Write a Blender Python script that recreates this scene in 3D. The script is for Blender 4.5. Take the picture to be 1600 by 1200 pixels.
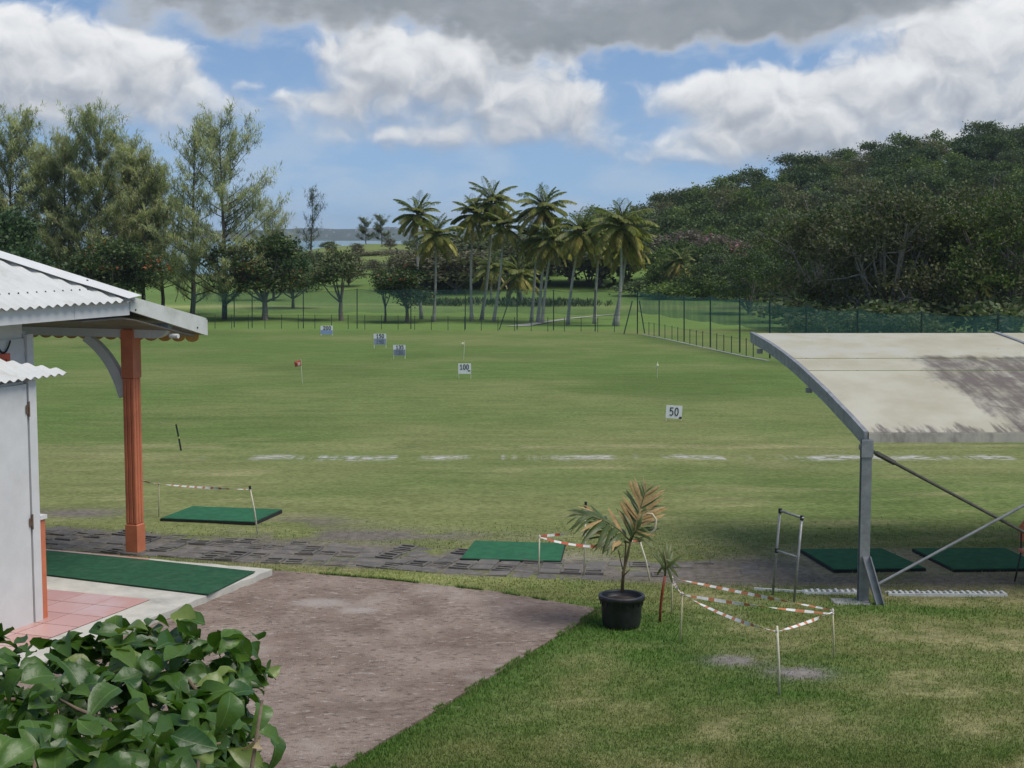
import bpy, bmesh, math, random
import numpy as np
from mathutils import Vector, Matrix

for o in list(bpy.data.objects):
    bpy.data.objects.remove(o)
scene = bpy.context.scene
COL = scene.collection
R = math.radians
random.seed(7)
rng = np.random.default_rng(11)

# ------------------------------------------------------------------ camera
FPX, PW, PH = 2400.0, 1600.0, 1200.0
HORIZON = 365.0
CAMZ = 4.8
PITCH = math.atan((PH / 2 - HORIZON) / FPX)
cam = bpy.data.cameras.new('camera')
cam.sensor_width = 36.0
cam.lens = 36.0 * FPX / PW
cam.clip_start, cam.clip_end = 0.1, 20000
cam_o = bpy.data.objects.new('camera', cam)
cam_o.location = (0, 0, CAMZ)
cam_o.rotation_euler = (math.pi / 2 - PITCH, 0, 0)
COL.objects.link(cam_o)
scene.camera = cam_o

# ------------------------------------------------------------------ node helper
class NB:
    def __init__(self, nt):
        self.nt = nt
        nt.nodes.clear()
    def node(self, t, **kw):
        n = self.nt.nodes.new(t)
        for k, v in kw.items():
            setattr(n, k, v)
        return n
    def put(self, sock, v):
        if v is None:
            return
        if hasattr(v, 'is_output'):
            self.nt.links.new(v, sock)
        else:
            sock.default_value = v
    def m(self, op, a=0.0, b=None, c=None, clamp=False):
        n = self.node('ShaderNodeMath', operation=op, use_clamp=clamp)
        self.put(n.inputs[0], a); self.put(n.inputs[1], b); self.put(n.inputs[2], c)
        return n.outputs[0]
    def v(self, op, a, b=None):  # vector maths
        n = self.node('ShaderNodeVectorMath', operation=op)
        self.put(n.inputs[0], a); self.put(n.inputs[1], b)
        return n.outputs['Value'] if op in ('DOT_PRODUCT', 'LENGTH') else n.outputs[0]
    def comb(self, x=0.0, y=0.0, z=0.0):
        n = self.node('ShaderNodeCombineXYZ')
        self.put(n.inputs[0], x); self.put(n.inputs[1], y); self.put(n.inputs[2], z)
        return n.outputs[0]
    def sep(self, v):
        n = self.node('ShaderNodeSeparateXYZ')
        self.put(n.inputs[0], v)
        return n.outputs
    def noise(self, vec, scale, detail=4.0, rough=0.5, dist=0.0, out='Fac', dim='3D'):
        n = self.node('ShaderNodeTexNoise', noise_dimensions=dim)
        self.put(n.inputs['Vector'], vec)
        n.inputs['Scale'].default_value = scale
        n.inputs['Detail'].default_value = detail
        n.inputs['Roughness'].default_value = rough
        n.inputs['Distortion'].default_value = dist
        return n.outputs[out]
    def mix(self, f, a, b, blend='MIX'):
        n = self.node('ShaderNodeMix', data_type='RGBA', blend_type=blend)
        self.put(n.inputs[0], f)
        self.put(n.inputs[6], a if hasattr(a, 'is_output') else (*a, 1.0)[:4])
        self.put(n.inputs[7], b if hasattr(b, 'is_output') else (*b, 1.0)[:4])
        return n.outputs[2]
    def smooth(self, x, lo, hi, a=0.0, b=1.0):
        n = self.node('ShaderNodeMapRange', interpolation_type='SMOOTHSTEP')
        self.put(n.inputs[0], x)
        n.inputs[1].default_value, n.inputs[2].default_value = lo, hi
        n.inputs[3].default_value, n.inputs[4].default_value = a, b
        return n.outputs[0]
    def attr(self, name, out='Color'):
        n = self.node('ShaderNodeAttribute', attribute_name=name)
        return n.outputs[out]
    def obj(self):
        return self.node('ShaderNodeTexCoord').outputs['Object']
    def bump(self, h, strength=0.5, dist=0.01):
        n = self.node('ShaderNodeBump')
        n.inputs['Strength'].default_value = strength
        n.inputs['Distance'].default_value = dist
        self.put(n.inputs['Height'], h)
        return n.outputs[0]

# ------------------------------------------------------------------ sun and sky
SUN_DIR = Vector((0.42, -0.22, 0.88)).normalized()      # towards the sun
SUN_EL = math.asin(SUN_DIR.z)
SUN_AZ = math.atan2(SUN_DIR.x, SUN_DIR.y)
sun = bpy.data.lights.new('sun', 'SUN')
sun.energy = 1.5
sun.angle = R(38)
sun.color = (1.0, 0.95, 0.87)
sun_o = bpy.data.objects.new('sun', sun)
sun_o.rotation_euler = SUN_DIR.to_track_quat('Z', 'Y').to_euler()
sun_o.location = (30, -20, 60)
COL.objects.link(sun_o)

world = bpy.data.worlds.new('World')
scene.world = world
world.use_nodes = True

def build_sky():
    w = NB(world.node_tree)
    out = w.node('ShaderNodeOutputWorld')
    bg = w.node('ShaderNodeBackground')
    bg.inputs['Strength'].default_value = 0.071
    d = w.node('ShaderNodeTexCoord').outputs['Generated']
    s = w.sep(d)
    sky = w.node('ShaderNodeTexSky', sky_type='NISHITA')
    sky.sun_disc = False
    sky.sun_elevation = SUN_EL
    sky.sun_rotation = SUN_AZ
    sky.air_density, sky.dust_density, sky.ozone_density = 1.0, 0.0, 3.0
    # clear maritime air: the pale band right at the horizon is lifted out of view
    w.put(sky.inputs[0], w.comb(s[0], s[1], w.m('ADD', w.m('MULTIPLY', s[2], 0.88), 0.12)))
    az = w.m('MULTIPLY', w.m('ARCTAN2', s[0], s[1]), 10.0)
    el = w.m('MULTIPLY', w.m('ARCSINE', s[2]), 10.0)
    # cumulus banks as angles on the photograph (x, y, rx, ry, weight)
    banks = [(20, 110, 100, 70, .9), (150, 112, 95, 48, 1.0), (265, 135, 75, 52, .85), (130, 185, 220, 34, .5),
             (-150, 120, 120, 70, .8),
             (600, 105, 110, 58, .95), (760, 125, 140, 60, .85), (880, 180, 66, 38, .85), (490, 165, 70, 18, .55), (690, 200, 190, 26, .45),
             (1125, 160, 80, 38, .95), (1250, 155, 110, 55, .68), (1490, 110, 120, 80, 1.05), (1640, 110, 120, 95, .95), (1340, 195, 170, 45, .6),
             (680, 222, 150, 16, .45), (1110, 236, 160, 26, .5), (1400, 220, 220, 48, .62)]
    deck = [(300, 25, 120, 36, .62), (520, 0, 190, 55, .72), (850, 32, 230, 50, 1.15), (1110, 42, 230, 46, 1.2), (1340, -20, 200, 50, .9), (800, -110, 700, 85, 1.0)]
    def A(px): return 10.0 * math.atan((px - 800) / FPX)
    def E(py): return 10.0 * math.atan((HORIZON - py) / FPX)
    def field(blist, u, v):
        tot = wgt = None
        for (x, y, rx, ry, a) in blist:
            du = w.m('MULTIPLY_ADD', u, FPX / 10.0 / rx, -A(x) * FPX / 10.0 / rx)
            dv = w.m('MULTIPLY_ADD', v, FPX / 10.0 / ry, -E(y) * FPX / 10.0 / ry)
            q = w.m('MULTIPLY_ADD', du, du, w.m('MULTIPLY', dv, dv))
            g = w.m('MULTIPLY', w.m('EXPONENT', w.m('MULTIPLY', q, -0.8)), a)
            gd = w.m('MULTIPLY', g, dv)
            tot = g if tot is None else w.m('ADD', tot, g)
            wgt = gd if wgt is None else w.m('ADD', wgt, gd)
        return tot, w.m('DIVIDE', wgt, w.m('ADD', tot, 0.05))
    # billows: large puffs, each broken into smaller ones
    wn = w.noise(w.comb(az, el, 0.0), 2.6, 3.0, 0.5, out='Color', dim='2D')
    warp = w.v('SCALE', w.v('SUBTRACT', wn, (0.5, 0.5, 0.5)))
    warp.node.inputs['Scale'].default_value = 0.35
    p = w.v('ADD', w.comb(az, w.m('MULTIPLY', el, 1.25), 0.0), warp)
    def billow(q, detail):
        n = w.noise(q, 2.7, detail, 0.54, dim='2D')
        v = w.node('ShaderNodeTexVoronoi', feature='SMOOTH_F1', voronoi_dimensions='2D')
        w.put(v.inputs['Vector'], q)
        v.inputs['Scale'].default_value = 4.6
        v.inputs['Smoothness'].default_value = 0.6
        return w.m('MULTIPLY_ADD', w.m('SUBTRACT', 0.45, v.outputs['Distance']), 0.28, n)
    n1 = billow(p, 9.0)
    n1u = billow(w.v('ADD', p, (0.03, 0.11, 0)), 5.0)
    n2 = w.noise(w.comb(w.m('ADD', az, 4.3), w.m('MULTIPLY', el, 2.2), 0.0), 1.1, 8.0, 0.6, dim='2D')
    ws = w.sep(wn)
    uw = w.m('MULTIPLY_ADD', w.m('SUBTRACT', ws[0], 0.5), 1.1, az)
    vw = w.m('MULTIPLY_ADD', w.m('SUBTRACT', ws[1], 0.5), 0.42, el)
    ta, ha = field(banks, az, el)
    tb, hb = field(deck, uw, vw)
    a0 = w.m('MULTIPLY_ADD', w.m('SUBTRACT', n1, 0.5), 1.05, w.m('MINIMUM', ta, 1.05))
    # broken cloud over the unseen sky, kept pale to brighten the ground
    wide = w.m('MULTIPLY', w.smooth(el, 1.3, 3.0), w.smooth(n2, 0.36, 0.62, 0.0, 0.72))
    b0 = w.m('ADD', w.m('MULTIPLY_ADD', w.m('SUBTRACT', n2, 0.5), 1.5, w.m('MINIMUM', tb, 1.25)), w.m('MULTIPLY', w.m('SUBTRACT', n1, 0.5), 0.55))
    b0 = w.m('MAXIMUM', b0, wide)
    # crisp crowns, soft ragged bases
    edge = w.m('SUBTRACT', a0, w.smooth(ha, 0.3, -1.0, 0.0, 0.10))
    crisp, soft = w.smooth(edge, 0.30, 0.68), w.smooth(edge, 0.12, 1.05)
    k = w.smooth(ha, -0.5, 0.5)
    alpha_a = w.m('ADD', w.m('MULTIPLY', crisp, k), w.m('MULTIPLY', soft, w.m('SUBTRACT', 1.0, k)))
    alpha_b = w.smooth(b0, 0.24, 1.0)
    la = w.m('ADD', w.m('MULTIPLY', ha, 0.75), w.m('MULTIPLY', w.m('SUBTRACT', n1, n1u), 1.7))
    lit_a = w.smooth(la, -1.05, 0.95)
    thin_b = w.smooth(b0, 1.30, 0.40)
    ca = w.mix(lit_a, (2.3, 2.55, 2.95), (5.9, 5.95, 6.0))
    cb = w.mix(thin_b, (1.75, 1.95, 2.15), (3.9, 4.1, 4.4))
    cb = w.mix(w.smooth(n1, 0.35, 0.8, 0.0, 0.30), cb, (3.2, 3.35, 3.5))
    sk = w.mix(1.0, sky.outputs[0], (SKY_T[0], SKY_T[1], SKY_T[2]), 'MULTIPLY')
    # thin veil low over the horizon
    veil = w.m('MULTIPLY', w.smooth(w.noise(w.comb(az, w.m('MULTIPLY', el, 2.6), 0.0), 1.0, 6.0, 0.6, dim='2D'), 0.40, 0.66), w.smooth(el, 2.5, 0.9, 0.0, 0.48))
    c = w.mix(veil, sk, (3.3, 3.9, 4.7))
    c = w.mix(w.m('MULTIPLY', alpha_a, 0.97), c, ca)
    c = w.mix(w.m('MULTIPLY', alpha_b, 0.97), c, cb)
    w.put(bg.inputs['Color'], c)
    w.nt.links.new(bg.outputs[0], out.inputs['Surface'])
    world.cycles.sampling_method = 'MANUAL'
    world.cycles.sample_map_resolution = 256
SKY_T = (0.74, 0.75, 0.78)
build_sky()

vs = scene.view_settings
vs.view_transform = 'Standard'
vs.look = 'None'
vs.exposure = 1.1
vs.gamma = 1.0
vs.use_curve_mapping = False
scene.cycles.max_bounces = 6
scene.cycles.transparent_max_bounces = 12

# ------------------------------------------------------------------ measuring helpers
_cp, _sp = math.cos(PITCH), math.sin(PITCH)
def ray(px, py):
    a, b = (px - PW / 2) / FPX, (PH / 2 - py) / FPX
    return np.array([a, _cp + b * _sp, -_sp + b * _cp])
def at(px, py, Y):
    d = ray(px, py)
    return Vector((d[0] / d[1] * Y, Y, CAMZ + d[2] / d[1] * Y))
def flat(px, py, z=0.0):
    d = ray(px, py)
    t = (z - CAMZ) / d[2]
    return Vector((d[0] * t, d[1] * t, z))

def _hash(ix, iy, seed):
    n = (ix.astype(np.int64) * 374761393 + iy.astype(np.int64) * 668265263 + seed * 1442695041) & 0x7fffffff
    n = ((n ^ (n >> 13)) * 1274126177) & 0x7fffffff
    n = n ^ (n >> 16)
    return (n & 0xffff) / 65535.0
def vnoise(x, y, seed=0):
    x = np.asarray(x, float); y = np.asarray(y, float)
    ix, iy = np.floor(x), np.floor(y)
    fx, fy = x - ix, y - iy
    fx = fx * fx * (3 - 2 * fx); fy = fy * fy * (3 - 2 * fy)
    a, b = _hash(ix, iy, seed), _hash(ix + 1, iy, seed)
    c, d = _hash(ix, iy + 1, seed), _hash(ix + 1, iy + 1, seed)
    return (a * (1 - fx) + b * fx) * (1 - fy) + (c * (1 - fx) + d * fx) * fy
def fbm(x, y, seed=0, octv=4):
    s, a, t = 0, 0.5, 0
    for k in range(octv):
        s = s + a * vnoise(np.asarray(x) * 2 ** k, np.asarray(y) * 2 ** k, seed + k * 17)
        t += a; a *= 0.5
    return s / t
def sstep(x, a, b):
    t = np.clip((np.asarray(x, float) - a) / (b - a), 0, 1)
    return t * t * (3 - 2 * t)

# ------------------------------------------------------------------ terrain height
SEA_Z = CAMZ - 22.0
RIDGE_X = [-400, -110, -76, -60, -47, -36, -10, 15, 25, 47, 71, 95, 127, 190, 400]
RIDGE_Z = [-26, -26, -8, -1.5, 1.2, 2.2, 2.0, 1.6, 2.3, 9.0, 15.2, 20.0, 24.0, 27.0, 30.0]
def height(x, y):
    x = np.asarray(x, float); y = np.asarray(y, float)
    z = np.where(y < 22, 0.0, -0.035 * (np.minimum(y, 170) - 24) * sstep(y, 22, 34))
    xs = x * 380.0 / np.maximum(y, 200)
    left = sstep(-xs, 52, 84)
    # crest before the sea on the left, mound and wooded hill on the right
    z = z + 1.3 * sstep(y, 240, 320) * left
    up = np.maximum(np.interp(xs, RIDGE_X, RIDGE_Z), -5.11)
    z = z + (up + 5.11) * sstep(y, 225, 385) * (1 - left)
    z = z - 30 * sstep(y, 335, 450) * left
    z = z - (z + 30) * sstep(y, 410, 640)
    # gentle lie of the land on the range and the fairway, fine unevenness on the lawn
    z = z + 0.3 * (fbm(x / 26, y / 40, 5, 3) - 0.5) * sstep(y, 30, 60)
    z = z + 0.7 * (fbm(x / 30, y / 40, 9, 3) - 0.5) * sstep(y, 180, 215)
    z = z + 0.05 * (fbm(x / 2.2, y / 2.2, 3, 3) - 0.5) * sstep(y, 12, 14) * (1 - sstep(y, 40, 60))
    # bank below the camera terrace
    bank = np.minimum(4.8 - 0.348 * y - 0.42, 3.15)
    return np.where(y < 13, np.maximum(bank, z), z)
def hz(x, y):
    return float(height(np.array([x]), np.array([y]))[0])
def gp(px, py, ymax=600.0):
    """the place on the ground that the photo shows at (px, py)"""
    d = ray(px, py)
    Y = np.concatenate([np.arange(9, 60, .02), np.arange(60, ymax, .1)])
    X = d[0] / d[1] * Y
    Z = CAMZ + d[2] / d[1] * Y
    below = Z <= height(X, Y)
    i = int(np.argmax(below)) if below.any() else len(Y) - 1
    return Vector((X[i], Y[i], float(height(X[i:i+1], Y[i:i+1])[0])))

# ------------------------------------------------------------------ object helpers
OFF = {}
def tag(o, label=None, cat=None, group=None, kind=None):
    if label: o['label'] = label
    if cat: o['category'] = cat
    if group: o['group'] = group
    if kind: o['kind'] = kind
    return o
def thing(name, label, cat, loc=(0, 0, 0), group=None):
    o = bpy.data.objects.new(name, None)
    o.empty_display_size = 0.1
    o.location = loc
    COL.objects.link(o)
    OFF[o.name] = Vector(loc)
    return tag(o, label, cat, group)
def link(name, me, parent=None):
    o = bpy.data.objects.new(name, me)
    COL.objects.link(o)
    if parent is not None:
        o.parent = parent
        OFF[o.name] = OFF.get(parent.name, Vector())
    return o
def copy_tree(o, parent=None):
    c = o.copy()
    COL.objects.link(c)
    c.parent = parent
    for ch in list(o.children):
        copy_tree(ch, c)
    return c

class MB:
    """collects shapes (world coordinates) and links them as ONE mesh object"""
    def __init__(self):
        self.v, self.f, self.c = [], [], []
    def add(self, verts, faces, col=None):
        n = len(self.v)
        self.v += [tuple(p) for p in verts]
        self.f += [tuple(i + n for i in f) for f in faces]
        self.c += [col] * len(faces)
        return self
    def obox(self, o, a, b, c):
        o, a, b, c = Vector(o), Vector(a), Vector(b), Vector(c)
        p = [o, o + a, o + a + b, o + b, o + c, o + a + c, o + a + b + c, o + b + c]
        f = [(0, 3, 2, 1), (4, 5, 6, 7), (0, 1, 5, 4), (1, 2, 6, 5), (2, 3, 7, 6), (3, 0, 4, 7)]
        if a.cross(b).dot(c) < 0:
            f = [tuple(reversed(q)) for q in f]
        return self.add(p, f)
    def cbox(self, c, a, b, h):
        """box by centre and full-length axis vectors"""
        c, a, b, h = Vector(c), Vector(a), Vector(b), Vector(h)
        return self.obox(c - a / 2 - b / 2 - h / 2, a, b, h)
    def chamfer(self, c, a, b, h, e):
        """box with bevelled top edge; c = centre of base"""
        c, a, b, h = Vector(c), Vector(a), Vector(b), Vector(h)
        ua, ub, uh = a.normalized(), b.normalized(), h.normalized()
        def ring(k, t):
            A, B = a / 2 - ua * k, b / 2 - ub * k
            q = c + h * t[0] + uh * t[1]
            return [q - A - B, q + A - B, q + A + B, q - A + B]
        v = ring(0, (0, 0)) + ring(0, (1, -e)) + ring(e, (1, 0))
        f = [(3, 2, 1, 0)]
        for r in (0, 4):
            for i in range(4):
                j = (i + 1) % 4
                f.append((r + i, r + j, r + 4 + j, r + 4 + i))
        f.append((8, 9, 10, 11))
        return self.add(v, f)
    def tube(self, pts, rad, n=8, cap=True):
        pts = [Vector(p) for p in pts]
        if not hasattr(rad, '__len__'):
            rad = [rad] * len(pts)
        t0 = (pts[-1] - pts[0]).normalized()
        side = t0.cross(Vector((0, 0, 1)))
        if side.length < 0.1:
            side = t0.cross(Vector((1, 0, 0)))
        side.normalize()
        V, Fc = [], []
        for i, p in enumerate(pts):
            t = (pts[min(i + 1, len(pts) - 1)] - pts[max(i - 1, 0)])
            t = t.normalized() if t.length > 1e-9 else t0
            side = (side - t * side.dot(t))
            side = side.normalized() if side.length > 1e-6 else t.orthogonal().normalized()
            up = t.cross(side)
            for k in range(n):
                a = 2 * math.pi * k / n
                V.append(p + (side * math.cos(a) + up * math.sin(a)) * rad[i])
        for i in range(len(pts) - 1):
            for k in range(n):
                k2 = (k + 1) % n
                Fc.append((i * n + k, i * n + k2, (i + 1) * n + k2, (i + 1) * n + k))
        if cap:
            Fc.append(tuple(reversed(range(n))))
            Fc.append(tuple((len(pts) - 1) * n + k for k in range(n)))
        return self.add(V, Fc)
    def prism(self, poly, ext):
        """poly: list of points in a plane, extruded by vector ext"""
        n = len(poly); ext = Vector(ext)
        V = [Vector(p) for p in poly] + [Vector(p) + ext for p in poly]
        Fc = [tuple(range(n)), tuple(reversed(range(n, 2 * n)))]
        for i in range(n):
            j = (i + 1) % n
            Fc.append((j, i, n + i, n + j))
        return self.add(V, Fc)
    def lathe(self, c, prof, n=24):
        c = Vector(c); V = []; Fc = []
        for (r, z) in prof:
            for k in range(n):
                a = 2 * math.pi * k / n
                V.append(c + Vector((r * math.cos(a), r * math.sin(a), z)))
        for i in range(len(prof) - 1):
            for k in range(n):
                k2 = (k + 1) % n
                Fc.append((i * n + k, i * n + k2, (i + 1) * n + k2, (i + 1) * n + k))
        return self.add(V, Fc)
    def mesh(self, name, mat, off=Vector(), smooth=False):
        me = bpy.data.meshes.new(name)
        me.from_pydata([(p[0] - off.x, p[1] - off.y, p[2] - off.z) for p in self.v], [], self.f)
        if any(c is not None for c in self.c):
            at_ = me.color_attributes.new('col', 'FLOAT_COLOR', 'CORNER')
            buf = []
            for c, f in zip(self.c, self.f):
                buf += [*(c or (1, 1, 1)), 1.0] * len(f)
            at_.data.foreach_set('color', buf)
        if smooth:
            me.polygons.foreach_set('use_smooth', [True] * len(me.polygons))
        me.materials.append(mat)
        me.validate()
        return me
    def build(self, name, mat, parent=None, smooth=False):
        off = OFF.get(parent.name, Vector()) if parent is not None else Vector()
        return link(name, self.mesh(name, mat, off, smooth), parent)

def np_mesh(name, V, F, mat, col=None, smooth=False):
    """V (n,3), F (m,k) same-size faces, col (m,3) a colour for each face"""
    V = np.ascontiguousarray(V, np.float32); F = np.ascontiguousarray(F, np.int32)
    m, k = F.shape
    me = bpy.data.meshes.new(name)
    me.vertices.add(len(V)); me.vertices.foreach_set('co', V.ravel())
    me.loops.add(m * k); me.loops.foreach_set('vertex_index', F.ravel())
    me.polygons.add(m)
    me.polygons.foreach_set('loop_start', np.arange(0, m * k, k, dtype=np.int32))
    me.polygons.foreach_set('loop_total', np.full(m, k, np.int32))
    if smooth:
        me.polygons.foreach_set('use_smooth', np.ones(m, bool))
    me.update(calc_edges=True)
    if col is not None:
        a = me.color_attributes.new('col', 'FLOAT_COLOR', 'CORNER')
        c4 = np.ones((m, 4), np.float32); c4[:, :3] = col
        a.data.foreach_set('color', np.repeat(c4, k, axis=0).ravel())
    me.materials.append(mat)
    return me

# ------------------------------------------------------------------ materials
def new_mat(name):
    m = bpy.data.materials.new(name); m.use_nodes = True
    b = NB(m.node_tree)
    out = b.node('ShaderNodeOutputMaterial')
    return m, b, out
def surf(name, col, rough=0.7, var=0.15, scale=6.0, bump=0.0, bscale=40.0, dirt=None, dirt_amt=0.0, dscale=2.0, metal=0.0, spec=0.4, stretch=None):
    """a painted or raw surface with uneven tone, grime with its own shape and fine relief"""
    m, b, out = new_mat(name)
    p = b.node('ShaderNodeBsdfPrincipled')
    o = b.obj()
    if stretch: o = b.v('MULTIPLY', o, stretch)
    n = b.noise(o, scale, 6.0, 0.6)
    c1 = tuple(c * (1 - var) for c in col); c2 = tuple(min(c * (1 + var), 1) for c in col)
    c = b.mix(b.smooth(n, 0.3, 0.7), c1, c2)
    if dirt:
        dn = b.noise(o, dscale, 8.0, 0.65, 0.4)
        c = b.mix(b.m('MULTIPLY', b.smooth(dn, 0.5, 0.72), dirt_amt), c, dirt)
    b.put(p.inputs['Base Color'], c)
    p.inputs['Roughness'].default_value = rough
    p.inputs['Metallic'].default_value = metal
    p.inputs['Specular IOR Level'].default_value = spec
    if bump:
        b.put(p.inputs['Normal'], b.bump(b.noise(o, bscale, 5.0, 0.6), bump, 0.01))
    b.nt.links.new(p.outputs[0], out.inputs[0])
    return m
def leaf_mat(name, trans=0.3, rough=0.55, tint=(1, 1, 1), spec=0.25, base=None):
    """foliage: colour per leaf from the mesh, light passing through"""
    m, b, out = new_mat(name)
    if base is None:
        c = b.mix(1.0, b.attr('col'), tint, 'MULTIPLY')
    else:
        info = b.node('ShaderNodeObjectInfo')
        c = b.mix(info.outputs['Random'], base[0], base[1])
        n = b.noise(b.obj(), 12.0, 3.0)
        c = b.mix(b.smooth(n, 0.35, 0.7, 0, 0.4), c, base[2])
    p = b.node('ShaderNodeBsdfPrincipled')
    b.put(p.inputs['Base Color'], c)
    p.inputs['Roughness'].default_value = rough
    p.inputs['Specular IOR Level'].default_value = spec
    t = b.node('ShaderNodeBsdfTranslucent')
    b.put(t.inputs[0], b.mix(1.0, c, (1.3, 1.5, 0.8), 'MULTIPLY'))
    mx = b.node('ShaderNodeMixShader')
    mx.inputs[0].default_value = trans
    b.nt.links.new(p.outputs[0], mx.inputs[1]); b.nt.links.new(t.outputs[0], mx.inputs[2])
    b.nt.links.new(mx.outputs[0], out.inputs[0])
    return m
def vcol_mat(name, rough=0.6, spec=0.3, bump=0.0, bscale=60):
    m, b, out = new_mat(name)
    p = b.node('ShaderNodeBsdfPrincipled')
    n = b.noise(b.obj(), 25.0, 4.0)
    b.put(p.inputs['Base Color'], b.mix(b.smooth(n, 0.3, 0.75, 0.0, 0.25), b.attr('col'), (0.1, 0.09, 0.07)))
    p.inputs['Roughness'].default_value = rough
    p.inputs['Specular IOR Level'].default_value = spec
    if bump:
        b.put(p.inputs['Normal'], b.bump(b.noise(b.obj(), bscale, 4.0), bump, 0.01))
    b.nt.links.new(p.outputs[0], out.inputs[0])
    return m

# ================================================================== ground
def poly_mask(poly, x, y):
    inside = np.zeros(np.shape(x), bool)
    n = len(poly)
    for i in range(n):
        x1, y1 = poly[i][0], poly[i][1]; x2, y2 = poly[(i + 1) % n][0], poly[(i + 1) % n][1]
        cond = ((y1 > y) != (y2 > y)) & (x < (x2 - x1) * (y - y1) / (y2 - y1 + 1e-12) + x1)
        inside ^= cond
    return inside
def seg_dist(x, y, a, b):
    ax, ay, bx, by = a[0], a[1], b[0], b[1]
    t = np.clip(((x - ax) * (bx - ax) + (y - ay) * (by - ay)) / ((bx - ax) ** 2 + (by - ay) ** 2), 0, 1)
    return np.hypot(x - ax - t * (bx - ax), y - ay - t * (by - ay))

E1 = Vector((0.934, -0.357, 0)).normalized()           # clubhouse axes
E2 = Vector((0.357, 0.934, 0)).normalized()
UP = Vector((0, 0, 1))
T_COR = flat(424, 889, 0.12)                            # far right corner of the terrace
PATIO = [flat(428, 894), flat(600, 908), flat(770, 927), flat(938, 955), flat(740, 1077), flat(545, 1196), flat(500, 1222), flat(-150, 1222), flat(-150, 1100), T_COR - E2 * 2.6]
TRK = [flat(x, y) for x, y in ((40, 836), (240, 851), (420, 863), (600, 869), (720, 879), (860, 886), (1010, 890), (1190, 893))]
Y_CHALK, Y_BEIGE = gp(700, 715).y, gp(700, 697).y

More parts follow.
